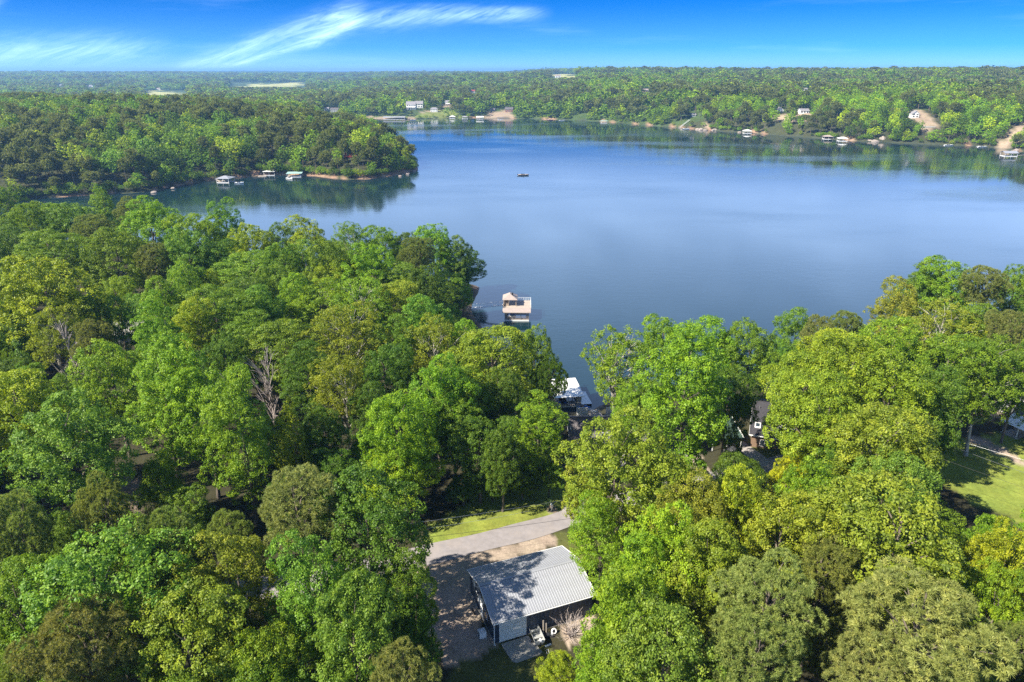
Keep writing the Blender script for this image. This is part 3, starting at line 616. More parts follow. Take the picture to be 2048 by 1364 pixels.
def deck_chair(px, py, z, rz, label):
    p = un(px, py, z); G = empty('deck_chair', (p[0], p[1], z), rz, label, 'chair')
    s = MB()
    for k in range(4): s.box(-.28, .28, -.28 + k * .14, -.16 + k * .14, .38, .41)
    s.build('seat', M['white'], G); s = MB()
    for k in range(5): s.hexa([(-.28 + k * .115, .28, .38), (-.19 + k * .115, .28, .38), (-.19 + k * .115, .31, .38), (-.28 + k * .115, .31, .38), (-.28 + k * .115, .55, 1.05), (-.19 + k * .115, .55, 1.05), (-.19 + k * .115, .58, 1.05), (-.28 + k * .115, .58, 1.05)])
    s.build('backrest', M['white'], G)
    for x in (-.27, .27):
        for y in (-.25, .28): MB().box(x - .03, x + .03, y - .03, y + .03, 0, .4).build('leg', M['white'], G)
        MB().box(x - .06, x + .06, -.3, .32, .6, .63).build('armrest', M['white'], G)
    return p
def sun_deck():
    p = un(1187, 828, 5.6); G = empty('lakeside_deck', (p[0], p[1], 0), R(1.5), 'small raised wooden deck on the lake side of the dark-roofed house', 'deck')
    for k in range(9): MB().box(-.9 + k * .29, -.9 + k * .29 + .27, -.7, .9, 5.5, 5.56).build('plank', M['deck'], G)
    for x in (-.8, 1.6):
        for y in (-.6, .8): MB().box(x - .08, x + .08, y - .08, y + .08, -.5, 5.498).build('post', M['deck'], G)
    deck_chair(1184, 826, 5.57, R(165), 'left of two white chairs beyond the dark roof'); deck_chair(1192, 826, 5.57, R(195), 'right of two white chairs beyond the dark roof')
sun_deck()
def slate_house():
    # big roof seen between the crowns, tree shade put into its shingle colour, eave with pale gutter towards the camera
    g = hz(52, 118); z = g + 3.4; a = un(1503, 868, z); b = un(1552, 876, z); c = un(1497, 778, z + .4)
    rz = math.atan2(b[1] - a[1], b[0] - a[0]); Ln = 13.0
    G = empty('slate_roofed_house', (a[0] + .3, a[1] + .5, g), rz, 'house with a large dark shaded shingle roof and white gutter right of the cove', 'house')
    Wd = 15.0; house_walls(G, Ln, Wd, 3.4, 6.3, M['wood'], [('f', 1.5, 1, 1.6, 1.3), ('f', 5.5, 1, 1.6, 1.3), ('f', 9.5, 1, 1.6, 1.3), ('l', 3, 1, 1.4, 1.3), ('l', 9, 1, 1.4, 1.3), ('r', 3, 1, 1.4, 1.3)])
    shingle_roof(G, Ln, Wd, 3.4, 6.3, M['shade_shingle'], .5)
    k_ = 2.9 / 7.5
    sk = MB().hexa([(.3, 1.2, 3.4 + 1.2 * k_), (1.3, 1.2, 3.4 + 1.2 * k_), (1.3, 2.3, 3.4 + 2.3 * k_), (.3, 2.3, 3.4 + 2.3 * k_), (.3, 1.2, 3.58 + 1.2 * k_), (1.3, 1.2, 3.58 + 1.2 * k_), (1.3, 2.3, 3.58 + 2.3 * k_), (.3, 2.3, 3.58 + 2.3 * k_)]).build('skylight', M['white'], G)
    MB().slab((.45, 1.35, 3.6 + 1.35 * k_), (1.15, 1.35, 3.6 + 1.35 * k_), (1.15, 2.15, 3.6 + 2.15 * k_), (.45, 2.15, 3.6 + 2.15 * k_), .015).build('pane', M['glass'], sk)
    for x, y in ((2.4, 4.2), (3.0, 5.2), (.8, 5.8)): MB().tube([(x, y, 3.3 + y * k_), (x, y, 3.95 + y * k_)], .06).build('vent_pipe', M['steel'], G)
    # cross gable on the right, its sunlit look put into the paler shingle
    x0, x1 = 4.2, 9.2; dm = MB(); ze, zr = 5.0, 6.9; xm = (x0 + x1) / 2
    for xa, xb in ((x0 - .3, xm), (x1 + .3, xm)):
        q = [(xa, 1.8, ze - .15), (xb, 1.8, zr), (xb, 7.6, zr), (xa, 7.6, ze - .15)]
        dm.slab(*(q if xa < xb else q[::-1]), .1)
    dr = dm.build('dormer', M['shingle_grey'], G)
    MB().add([(x0, 2.0, 4.0), (x1, 2.0, 4.0), (x1, 2.0, ze - .1), (xm, 2.0, zr - .12), (x0, 2.0, ze - .1)], [(0, 1, 2, 3, 4)]).build('gable_wall', M['white'], dr)
    f = MB().box(xm - .6, xm + .6, 1.93, 1.995, 4.5, 5.6).build('window', M['white'], G); MB().box(xm - .5, xm + .5, 1.915, 1.927, 4.6, 5.5).build('pane', M['glass'], f)
slate_house()
def green_shed():
    p = ung(1487, 902); g = p[2]
    G = empty('green_roofed_carport', (p[0] - 5.6, p[1] + .3, g), R(4), 'open carport with a dull green metal roof under the trees', 'carport')
    Ln, Wd, e, rg = 5.4, 5.6, 2.5, 3.5; w = Ln / 6
    me = MB().slab((0, 0, 0), (w - .012, 0, 0), (w - .012, Wd + .5, rg - e), (0, Wd + .5, rg - e), .03).box(w - .05, w - .012, 0, .02, 0, .04).mesh('roof_panel', M['green_metal'])
    for k in range(6): link('roof_panel', me, G, (k * w, -.3, e))
    MB().slab((Ln + .0, -.3, e + .06), (Ln + .12, -.3, e + .06), (Ln + .12, Wd + .2, rg + .06), (Ln + .0, Wd + .2, rg + .06), .14).build('rake_trim', M['white'], G)
    for x in (.1, Ln / 2, Ln - .1):
        MB().box(x - .06, x + .06, .1, .22, -.3, e - .02).build('post', M['white'], G); MB().box(x - .06, x + .06, Wd - .2, Wd - .08, -.3, rg - .1).build('post', M['white'], G)
    MB().box(0, Ln, Wd - .02, Wd + .04, -.3, rg - .25).build('back_wall', M['grey_wall'], G)
green_shed()
def atv(p, rz, label):
    G = empty('quad_bike', p, rz, label, 'quad bike')
    bevel(MB().hexa([(-.75, -.3, .42), (.75, -.3, .42), (.75, .3, .42), (-.75, .3, .42), (-.8, -.22, .72), (.6, -.2, .78), (.6, .2, .78), (-.8, .22, .72)]).build('body', M['dark'], G), .05)
    bevel(MB().hexa([(-.55, -.17, .74), (.15, -.17, .74), (.15, .17, .74), (-.55, .17, .74), (-.5, -.14, .9), (.08, -.12, .86), (.08, .12, .86), (-.5, .14, .9)]).build('saddle', M['rubber'], G), .04)
    h = MB().tube([(.5, 0, .72), (.35, 0, 1.02)], .03).tube([(.35, -.38, 1.04), (.35, 0, 1.02), (.35, .38, 1.04)], .02).build('handlebar', M['steel'], G)
    for y in (-.2, .2): MB().tube([(.72, y, .68), (.78, y, .67)], .07, 10).build('headlight', M['white'], G)
    for z, xa, xb in ((.82, .45, .85), (.82, -.95, -.5)):
        r_ = MB()
        for y in np.linspace(-.3, .3, 5): r_.tube([(xa, y, z), (xb, y, z)], .014, 4)
        r_.tube([(xa, -.3, z), (xa, .3, z)], .016, 4).tube([(xb, -.3, z), (xb, .3, z)], .016, 4).build('cargo_rack', M['steel'], G)
    for x in (-.6, .6):
        for y in (-.46, .46):
            MB().slab((x - .36, y - .16, .60), (x + .36, y - .16, .60), (x + .36, y + .16, .62), (x - .36, y + .16, .62), .03).build('fender', M['dark'], G)
            w = MB().ring((x, y, .29), .19, .12, 'y', 14, 7).build('wheel', M['rubber'], G); MB().tube([(x, y - .09, .29), (x, y + .09, .29)], .1, 8).build('rim', M['steel'], w)
for i, (px, py, lb) in enumerate(((1457, 904, 'left of two dark quad bikes parked under the green carport edge'), (1470, 905, 'right of two dark quad bikes parked under the green carport edge'))):
    p = ung(px, py); atv((p[0], p[1], p[2] - .02), R(-62 + 6 * i), lb)
def utility_tank():
    p = ung(1372, 912); G = empty('propane_tank', p, R(80), 'white propane tank standing by a trunk on bare ground', 'tank')
    n = 14; pts = [(-.95, 0, .62), (-.85, 0, .62), (-.65, 0, .62), (.65, 0, .62), (.85, 0, .62), (.95, 0, .62)]; MB().tube(pts, [.08, .28, .38, .38, .28, .08], n).build('vessel', M['white'], G)
    for x in (-.5, .5): MB().box(x - .06, x + .06, -.25, .25, -.05, .3).build('leg', M['steel'], G)
    MB().tube([(0, 0, .98), (0, 0, 1.14)], .12, 10).build('valve_dome', M['white'], G)
utility_tank()
def porch_house():
    p = ung(2003, 866); q = ung(2052, 886); g = p[2]; rz = math.atan2(q[1] - p[1], q[0] - p[0])
    G = empty('porch_house', (p[0], p[1], g), rz, 'low house with a long pale porch roof on white posts beside the right lawn', 'house')
    Ln, D = 16.0, 9.0
    MB().box(-.2, Ln, -.1, 3.0, -.5, .2).build('porch_floor', M['concrete'], G)
    w = 1.0; me = MB().slab((0, 0, 0), (w - .012, 0, 0), (w - .012, 3.7, 1.05), (0, 3.7, 1.05), .035).box(w - .06, w - .012, .0, .03, -.01, .05).mesh('roof_panel', M['white'])
    for k in range(17): link('roof_panel', me, G, (-.5 + k * w, -.45, 2.5))
    for k in range(7): MB().box(.1 + k * 2.5 - .05, .1 + k * 2.5 + .05, 0, .1, .2, 2.6).build('post', M['white'], G)
    o = 3.05; s = empty('main_block', (0, o, 0), 0); s.parent = G
    MB().box(0, Ln, o, o + D, -.8, 3.5).add([(.01, o, 3.5), (.01, o + D, 3.5), (.01, o + D / 2, 5.6), (Ln, o, 3.5), (Ln, o + D, 3.5), (Ln, o + D / 2, 5.6)], [(0, 2, 1), (3, 4, 5)]).build('wall', M['tan_wall'], G)
    bpy.data.objects.remove(s)
    t = MB(); n = 14; mid = D / 2
    for sg in (0, 1):
        for i in range(n):
            a, b = i / n, (i + 1) / n; f = lambda u: (o - .3 + u * (mid + .3)) if not sg else (o + D + .3 - u * (mid + .3)); z = lambda u: 3.55 + u * 2.2
            q4 = [(-.4, f(a), z(a) + .03), (Ln + .4, f(a), z(a) + .03), (Ln + .4, f(b), z(b)), (-.4, f(b), z(b))]
            t.slab(*(q4 if not sg else [q4[1], q4[0], q4[3], q4[2]]), .06)
    t.build('roof', M['shingle'], G)
    for x in (2.5, 8, 12.5):
        f = MB().box(x, x + 1.4, o - .07, o - .003, 1.0, 2.2).build('window', M['white'], G); MB().box(x + .1, x + 1.3, o - .08, o - .073, 1.1, 2.1).build('pane', M['glass'], f)
    d = MB().box(5.5, 6.5, o - .07, o - .003, .2, 2.3).build('door', M['wood'], G); MB().tube([(6.35, o - .12, 1.2), (6.35, o - .07, 1.2)], .035).build('handle', M['steel'], d)
    a = ung(1995, 838)
    H = empty('garden_shed', (a[0] + 2.0, a[1] + 7, a[2]), rz - .1, 'grey low-roofed shed behind the porch house', 'shed')
    house_walls(H, 6, 5, 2.5, 3.6, M['grey_wall'], [('f', 1, 1, 1.2, 1.0)]); shingle_roof(H, 6, 5, 2.5, 3.6, M['shingle_grey'], .35)
porch_house()
def cabin(px, py, Ln, Wd, rz, name, label, wallm, roofm, e=2.8, rg=4.6, wins=None):
    p = ung(px, py); G = empty(name, (p[0] - Ln / 2, p[1], p[2]), rz, label, 'house')
    house_walls(G, Ln, Wd, e, rg, wallm, wins or [('f', Ln * .15, 1, 1.4, 1.3), ('f', Ln * .6, 1, 1.4, 1.3), ('l', Wd * .3, 1, 1.4, 1.3), ('r', Wd * .3, 1, 1.4, 1.3)], base=-2.5)
    shingle_roof(G, Ln, Wd, e, rg, roofm, .5); return G
def lamp_post():
    p = un(1088, 768, 3); G = empty('light_pole', (p[0], p[1], hz(p[0], p[1])), 0, 'slim grey light pole among the trees left of the cove', 'light pole')
    MB().tube([(0, 0, -.5), (0, 0, 12)], [.12, .07], 8).build('pole', M['steel'], G); MB().tube([(0, 0, 11.8), (-.9, 0, 12.1)], .04, 5).build('arm', M['steel'], G); bevel(MB().box(-1.4, -.85, -.13, .13, 12.0, 12.16).build('lamp_head', M['foam'], G), .03)
lamp_post()

# ------------------------------------------------------------------ docks and boats
def speed_boat(loc, rz, label, Lb=6.0, mt=None, deckm=None, canopy=False, cat='boat'):
    G = empty('motor_boat', loc, rz, label, cat); mt = mt or M['white']; B = Lb * .19
    xs = np.linspace(0, Lb, 9); vs = []
    for x in xs:
        t = x / Lb; hw = B * (1 - max(0, (t - .5) / .5) ** 2 * .92); vs += [(x, -hw, .75 + .2 * t), (x, -hw * .8, .15 + .35 * max(0, t - .6)), (x, 0, -.2 + .9 * max(0, t - .65)), (x, hw * .8, .15 + .35 * max(0, t - .6)), (x, hw, .75 + .2 * t)]
    fs = [(i * 5 + k, (i + 1) * 5 + k, (i + 1) * 5 + k + 1, i * 5 + k + 1) for i in range(8) for k in range(4)] + [(0, 1, 2, 3, 4)]
    MB().add(vs, fs).build('hull', mt, G)
    d = MB(); vs = []
    for x in xs: t = x / Lb; hw = B * (1 - max(0, (t - .5) / .5) ** 2 * .92) - .02; vs += [(x, -hw, .7 + .2 * t), (x, hw, .7 + .2 * t)]
    d.add(vs, [(2 * i, 2 * i + 2, 2 * i + 3, 2 * i + 1) for i in range(8)]).build('deck', deckm or M['foam'], G)
    bevel(MB().hexa([(Lb * .48, -B * .6, .8), (Lb * .62, -B * .5, .85), (Lb * .62, B * .5, .85), (Lb * .48, B * .6, .8), (Lb * .46, -B * .6, 1.35), (Lb * .5, -B * .5, 1.4), (Lb * .5, B * .5, 1.4), (Lb * .46, B * .6, 1.35)]).build('windscreen', M['glass'], G), .03)
    for y in (-B * .45, B * .45): bevel(MB().box(Lb * .3, Lb * .42, y - .22, y + .22, .75, 1.15).build('seat', M['dark'], G), .04)
    bevel(MB().hexa([(-.6, -.2, .4), (0, -.2, .4), (0, .2, .4), (-.6, .2, .4), (-.55, -.16, 1.25), (-.1, -.16, 1.2), (-.1, .16, 1.2), (-.55, .16, 1.25)]).build('outboard_motor', M['dark'], G), .05)
    if canopy:
        MB().slab((Lb * .2, -B, 2.2), (Lb * .7, -B, 2.2), (Lb * .7, B, 2.2), (Lb * .2, B, 2.2), .06).build('canopy', M['blue'], G)
        for x in (Lb * .22, Lb * .68):
            for y in (-B * .9, B * .9): MB().tube([(x, y, .8), (x, y, 2.15)], .03, 5).build('canopy_pole', M['steel'], G)
    return G
def boat_dock(loc, rz, label, Ln=9, Wd=8, e=2.9, style='hip', roofm=None, walk=None, deckm=None, cat='boat dock', boat=True, posts=3):
    G = empty('boat_dock', loc, rz, label, cat); deckm = deckm or M['deck']; x1, y1 = Ln / 2, Wd / 2
    for (a, b, c, d_) in ((-x1, x1, -y1, -y1 + 1.2), (-x1, x1, y1 - 1.2, y1), (-x1, -x1 + 1.3, -y1 + 1.2, y1 - 1.2)):
        MB().box(a, b, c, d_, .38, .5).build('deck', deckm, G); MB().box(a + .06, b - .06, c + .06, d_ - .06, -.3, .378).build('float', M['foam'], G)
    for x in np.linspace(-x1 + .2, x1 - .2, posts):
        for y in (-y1 + .25, y1 - .25): MB().box(x - .08, x + .08, y - .08, y + .08, .5, e).build('post', M['white'], G)
    o = .5; r_ = MB()
    if style == 'hip':
        h = 1.5; hx = max(.2, x1 - y1 * .8); v = [(-x1 - o, -y1 - o, e), (x1 + o, -y1 - o, e), (x1 + o, y1 + o, e), (-x1 - o, y1 + o, e), (-hx, 0, e + h), (hx, 0, e + h)]
        v += [(a, b, c - .08) for a, b, c in v]; r_.add(v, [(0, 1, 5, 4), (1, 2, 5), (2, 3, 4, 5), (3, 0, 4), (6, 10, 11, 7), (7, 11, 8), (8, 11, 10, 9), (9, 10, 6), (0, 6, 7, 1), (1, 7, 8, 2), (2, 8, 9, 3), (3, 9, 6, 0)])
    elif style == 'gable':
        for s_ in (1, -1):
            q = [(-x1 - o, -s_ * (y1 + o), e), (x1 + o, -s_ * (y1 + o), e), (x1 + o, 0, e + 1.5), (-x1 - o, 0, e + 1.5)]
            r_.slab(*(q if s_ > 0 else [q[1], q[0], q[3], q[2]]), .08)
    else: r_.slab((-x1 - o, -y1 - o, e + .05), (x1 + o, -y1 - o, e + .05), (x1 + o, y1 + o, e + .35), (-x1 - o, y1 + o, e + .35), .12)
    r_.build('roof', roofm or M['white'], G)
    if walk:
        (wx, wy, wz) = walk; sx = math.copysign(x1, wx); dv = Vector((wx - sx, wy, 0)); nv = Vector((-dv.y, dv.x, 0)).normalized() * .65
        a = Vector((sx, 0, .5)); b = Vector((wx, wy, wz)); MB().slab(tuple(a - nv), tuple(b - nv), tuple(b + nv), tuple(a + nv), .12).build('gangway', deckm, G)
    return G
def near_dock():
    """two-storey dock by the left headland: lower deck, skirt roof, sun deck with a hipped pavilion"""
    y0 = un(1030, 639, .55)[1]; xl = un(1009, 639, .55)[0]; G = empty('two_storey_dock', (xl, y0, 0), R(-1), 'two-storey tan boat dock with hipped pavilion off the left headland', 'boat dock')
    Wl, D = 7.6, 9.0
    for k in range(12): MB().box(0 + k * Wl / 12, (k + 1) * Wl / 12 - .02, 0, 1.5, .5, .58).build('plank', M['deck'], G)
    MB().box(0, .9, 1.5, D, .5, .58).box(Wl - .9, Wl, 1.5, D, .5, .58).box(0, Wl, D - 1.2, D, .503, .583).build('walk_deck', M['deck'], G)
    MB().box(.05, Wl - .05, .05, 1.4, -.4, .498).box(.05, .85, 1.4, D - .05, -.4, .498).box(Wl - .85, Wl - .05, 1.4, D - .05, -.4, .498).build('float', M['foam'], G)
    for x in (.12, Wl * .33, Wl * .66, Wl - .12):
        MB().box(x - .09, x + .09, .1, .28, .58, 3.3).build('post', M['steel'], G)
        MB().box(x - .09, x + .09, D - .28, D - .1, .583, 3.3).build('post', M['steel'], G)
    rl = MB()
    for z in (.95, 1.35): rl.box(.12, Wl - .12, .14, .2, z, z + .06)
    rl.build('lower_railing', M['deck'], G)
    MB().slab((-.6, -.5, 3.05), (Wl + .5, -.5, 3.05), (Wl + .5, 1.5, 3.72), (-.6, 1.5, 3.72), .14).build('skirt_roof', M['tan_roof'], G)
    MB().box(-.6, Wl + .5, -.53, -.505, 2.86, 3.05).build('fascia', M['deck'], G)
    MB().box(-.6, Wl + .6, 1.52, D + .3, 3.5, 3.74).build('upper_deck', M['deck'], G)
    g = MB()
    for x in np.linspace(2.2, Wl + .5, 9): g.box(x - .03, x + .03, D + .16, D + .22, 3.74, 4.75)
    for y in np.linspace(1.7, D + .2, 8): g.box(Wl + .48, Wl + .54, y - .03, y + .03, 3.74, 4.75)
    for z in (4.2, 4.72): g.box(2.2, Wl + .55, D + .15, D + .23, z, z + .05).box(Wl + .47, Wl + .55, 1.6, D + .2, z + .001, z + .051)
    g.build('upper_railing', M['foam'], G)
    px0, px1, py0, py1, ze, zr = -.35, 3.6, 3.4, 8.0, 5.9, 7.35; o = .35
    for x in (px0 + .1, px1 - .1):
        for y in (py0 + .1, py1 - .1): MB().box(x - .1, x + .1, y - .1, y + .1, 3.74, ze).build('pavilion_post', M['tan_wall'], G)
    r_ = MB(); cx, cy = (px0 + px1) / 2, (py0 + py1) / 2
    v = [(px0 - o, py0 - o, ze), (px1 + o, py0 - o, ze), (px1 + o, py1 + o, ze), (px0 - o, py1 + o, ze), (cx, cy - .7, zr), (cx, cy + .7, zr)]; v += [(a, b, c - .1) for a, b, c in v]
    r_.add(v, [(0, 1, 4), (1, 2, 5, 4), (2, 3, 5), (3, 0, 4, 5), (6, 10, 7), (7, 10, 11, 8), (8, 11, 9), (9, 11, 10, 6), (0, 6, 7, 1), (1, 7, 8, 2), (2, 8, 9, 3), (3, 9, 6, 0)]); r_.build('pavilion_roof', M['tan_roof'], G)
    MB().hexa([(cx + .5, cy - .9, zr - .9), (cx + 1.0, cy - .9, zr - .9), (cx + 1.0, cy - .3, zr - .9), (cx + .5, cy - .3, zr - .9), (cx + .5, cy - .9, zr + .25), (cx + 1.0, cy - .9, zr + .25), (cx + 1.0, cy - .3, zr + .25), (cx + .5, cy - .3, zr + .25)]).build('roof_vent', M['dark'], G)
    MB().box(px0, px0 + 1.6, py0 + .3, py0 + 1.5, 3.74, 5.2).build('bar_counter', M['tan_wall'], G)
    st = MB()
    for k in range(10): st.box(.1, .95, 1.6 + k * .32, 1.6 + k * .32 + .34, .58 + k * .29, .64 + k * .29)
    st.build('stairs', M['deck'], G)
    a = un(1008, 611, 2.2); b = un(946, 605.5, 2.0); c, s_ = math.cos(R(1)), math.sin(R(1)); q = lambda p: (c * (p[0] - xl) - s_ * (p[1] - y0), s_ * (p[0] - xl) + c * (p[1] - y0))
    bx, by = q(b); MB().slab((bx, 5.6, 2.2), (-.3, 4.6, 3.6), (-.3, 5.9, 3.6), (bx, 6.9, 2.2), .12).build('gangway', M['foam'], G)
    rl = MB().tube([(bx, 6.85, 3.2), (-.3, 5.85, 4.6)], .035, 4).tube([(bx, 5.65, 3.2), (-.3, 4.65, 4.6)], .035, 4)
    for t in np.linspace(0, 1, 9): x = bx + (-.3 - bx) * t; rl.tube([(x, 6.85 - t, 2.2 + 1.4 * t), (x, 6.85 - t, 3.2 + 1.4 * t)], .025, 4)
    rl.build('gangway_railing', M['foam'], G)
    speed_boat((xl + 2.5, y0 + 2.2, .55), R(90), 'motor boat under a blue canopy inside the two-storey dock', 6.0, M['white'], M['blue'], True)
    sl = MB(); pts = [(xl + .3, y0 - .1, 2.3), (xl + 1.1, y0 - .35, 1.3), (xl + 1.7, y0 - .8, .75)]
    tag(bevel(MB().box(-.5, .5, -.25, .25, 0, .55).build('storage_box', M['tan_wall'], None, (xl + 1.2, y0 + 1.05, .585)), .03), 'tan storage box on the front deck of the two-storey dock', 'box')
near_dock()
def cove_dock():
    a = un(1176, 812, .5); b = un(1120, 812, .5)
    rz = R(8); p = un(1136, 806, .5)
    G = boat_dock((p[0] - .6, p[1] + 3.0, 0), rz, 'white-roofed boat dock in the narrow cove behind the dark-roofed house', 6.2, 8.5, 2.8, 'flat', M['white'], None)
    MB().box(2.0, 3.05, -4.2, -3.0, .5, 2.6).build('storage_closet', M['grey_wall'], G)
    q = un(1164, 806, .5); H = empty('swim_platform', (q[0] + .3, q[1] + 2.6, 0), rz, 'grey boarded floating platform right of the white-roofed dock', 'dock')
    for k in range(10): MB().box(-1.55, 1.55, -3.2 + k * .66, -3.2 + k * .66 + .645, .42, .5).build('plank', M['alu'], H)
    MB().box(-1.5, 1.5, -3.15, 3.35, -.25, .418).build('float', M['dark'], H)
    r = un(1165, 813, .4); J = empty('jet_ski', (r[0] - .9, r[1] - .6, .12), R(2), 'bright blue jet ski moored in front of the grey floating platform', 'jet ski')
    bevel(MB().hexa([(0, -.5, 0), (2.1, -.35, 0), (2.1, .35, 0), (0, .5, 0), (0, -.55, .45), (2.7, -.08, .55), (2.7, .08, .55), (0, .55, .45)]).build('hull', M['blue'], J), .06)
    bevel(MB().hexa([(.2, -.2, .45), (1.3, -.2, .48), (1.3, .2, .48), (.2, .2, .45), (.2, -.15, .78), (1.2, -.15, .75), (1.2, .15, .75), (.2, .15, .78)]).build('saddle', M['dark'], J), .05)
    bevel(MB().hexa([(1.3, -.3, .48), (2.2, -.16, .52), (2.2, .16, .52), (1.3, .3, .48), (1.35, -.2, .95), (1.7, -.12, .8), (1.7, .12, .8), (1.35, .2, .95)]).build('cowl', M['blue'], J), .05)
    MB().tube([(1.35, -.38, 1.0), (1.45, 0, .95), (1.35, .38, 1.0)], .03, 5).build('handlebar', M['dark'], J)
    s = un(1136, 813, .3); speed_boat((s[0] - 1.2, s[1] + 1.2, .2), R(88), 'dark blue motor boat under the white dock roof in the cove', 5.0, M['blue'], M['dark'])
cove_dock()
# floating tan boat in open water
p = un(1036, 351, 0); speed_boat((p[0], p[1], 0), R(4), 'lone tan motor boat drifting in the middle of the lake', 8.0, M['tan_roof'], M['deck'])
# docks of the peninsula
def wdock(px, py, rz, label, Ln, Wd, style, roofm, walkpx=None, e=2.9):
    p = un(px, py, 0); w = None
    if walkpx:
        q = un(*walkpx, .8); d = q - p; c, s = math.cos(-rz), math.sin(-rz); w = (c * d[0] - s * d[1], s * d[0] + c * d[1], .8)
    return boat_dock((p[0], p[1], 0), rz, label, Ln, Wd, e, style, roofm, w)
wdock(452, 364, R(-6), 'grey hip-roofed dock, leftmost of three along the wooded peninsula', 9, 9, 'hip', M['metal_roof'], (428, 357))
wdock(541, 350, R(3), 'flat white-roofed dock, middle of three along the wooded peninsula', 8, 7, 'flat', M['white'])
wdock(590, 353, R(8), 'pale teal-roofed dock with a walkway to the sandy bank of the peninsula', 10, 8, 'flat', M['teal'], (630, 346), 2.6)
p = un(525, 353, 0); tag(bevel(MB().box(-3, 3, -2, 2, -.2, .45).build('swim_raft', M['deck'], None, (p[0], p[1], 0), (0, 0, R(10))), .05), 'tan swim raft left of the flat white-roofed dock', 'raft')
p = un(470, 367, 0); speed_boat((p[0], p[1], 0), R(2), 'white boat moored right of the grey hip-roofed peninsula dock', 6)
p = un(574, 357, 0); speed_boat((p[0], p[1], 0), R(-35), 'white boat moored at the pale teal-roofed dock', 6)
# docks along the far shore
for a in ((789, 238.5, R(2), 'long grey-roofed marina dock on the far shore below the white houses', 34, 10, 'gable', M['metal_roof'], None), (905, 237, 0, 'small white dock at the grassy bank of the far shore', 9, 8, 'hip', M['white'], None),
          (930, 237.5, 0, 'grey dock between two white docks on the far shore', 9, 8, 'hip', M['shingle_grey'], None), (960, 238, 0, 'white dock beside the sandy point of the far shore', 11, 8, 'gable', M['white'], None),
          (1001, 239.5, 0, 'dark-roofed dock in front of the sandy point', 9, 7, 'flat', M['shingle'], None), (1208, 246, 0, 'tiny teal-roofed dock left of the long wooded bluff', 9, 7, 'flat', M['teal'], None),
          (1494, 266.5, R(-4), 'white hip-roofed dock with a walkway left of the pale rock outcrop', 9.5, 8, 'hip', M['white'], (1520, 266)), (1655, 278, R(-8), 'tan hip-roofed dock against the bluff right of the pale outcrop', 10, 8, 'hip', M['tan_roof'], None),
          (1684, 282, R(-8), 'white dock with tall posts right of the tan-roofed dock', 9, 8, 'hip', M['white'], (1708, 281)), (2017, 312, R(-6), 'grey-roofed dock with a walkway at the right edge of the photo', 11, 8, 'gable', M['metal_roof'], (2060, 309))):
    wdock(*a)
for px, py, rz, lb, mt in ((1095, 240.5, .1, 'red and white boat moored below the far trees', M['red']), (1118, 241.5, .1, 'white boat right of the red and white boat', M['white']), (820, 240.5, .1, 'white boat at the right end of the long marina dock', M['white']),
                       (1888, 291, -.1, 'white boat moored under the bluff near the right edge', M['white']), (1955, 294, -.1, 'white boat with dark canopy left of the bare slope', M['white']), (1365, 258, -.2, 'white boat at the foot of the steep white steps', M['white'])):
    p = un(px, py, 0); speed_boat((p[0], p[1], 0), rz, lb, 9, mt)
# ------------------------------------------------------------------ houses on the far side
KEEP = [(296, 374, 181, 192, 9e3), (462, 612, 165, 175, 9e3), (1104, 1150, 149, 156, 9e3)]          # picture boxes that trees must leave open
def far_house(px, py, wpx, hpx, label, wallm, roofm, deep=9.0, rz=0.0, rise=.35, porch=False, hip=0, wins=3, front_gable=False):
    p = ung(px, py); sc_ = FOC / proj(*p)[2]; Ln = wpx / sc_; hh = hpx / sc_ / .99
    e = hh * (1 - rise); deep = min(deep, max(6, Ln * .8))
    if front_gable:
        rz -= math.pi / 2; Ln, deep = deep + 2, Ln
    G = empty('far_house', (p[0] - (Ln / 2 if not front_gable else deep / 2), p[1], p[2]), rz, label, 'house')
    if front_gable: G.location.y += Ln
    st = 1 if e < 4.2 else 2; wl = []
    side, span = ('f', Ln) if not front_gable else ('r', deep)
    for k in range(wins):
        for s_ in range(st): wl.append((side, span * (k + .5) / wins - span * .2 / wins * 1.4, e * (.15 + s_ / st), span * .56 / wins, e * .62 / st))
    house_walls(G, Ln, deep, e, hh, wallm, wl, base=-6)
    shingle_roof(G, Ln, deep, e, hh, roofm, .6, hip=hip)
    if porch:
        MB().box(0, Ln, -3, -.005, e * .42, e * .47).build('balcony', M['white'], G)
        for k in range(5): x = .2 + (Ln - .4) * k / 4; MB().box(x - .12, x + .12, -2.9, -2.66, -6, e * .42).build('post', M['white'], G)
    KEEP.append((px - wpx * .62, px + wpx * .62, py - hpx * 1.05, py + 2.5, p[1])); return G
WM, S = M['white'], M
far_house(822, 219, 18, 15, 'big white two-storey house on the far lawn', WM, S['shingle_grey'], wins=4, porch=True)
far_house(838, 216, 15, 13, 'white wing house right behind the big white two-storey house', WM, S['shingle_grey'], wins=3)
far_house(868, 224, 14, 8.5, 'low white house with a row of windows on the sandy slope', WM, S['shingle_grey'], wins=4, hip=3)
far_house(895, 210, 9, 8.5, 'small tall white house above the bare sandy patch', WM, S['shingle_grey'], wins=2, porch=True)
far_house(1018, 224, 15, 9, 'red-brown house on the sandy point of the far shore', S['brick'], S['shingle'], wins=3)
far_house(985, 222, 9, 5, 'low brown house left of the red-brown house', S['tan_wall'], S['shingle'], wins=2)
far_house(946, 186, 8, 6, 'small house with a red roof high in the far wood', WM, S['red'], wins=2)
far_house(669, 224, 15, 8, 'dark house half hidden at the left end of the far shore', S['grey_wall'], S['shingle'], wins=3)
far_house(653, 221, 9, 6, 'small white house left of the dark far house', WM, S['shingle_grey'], wins=2)
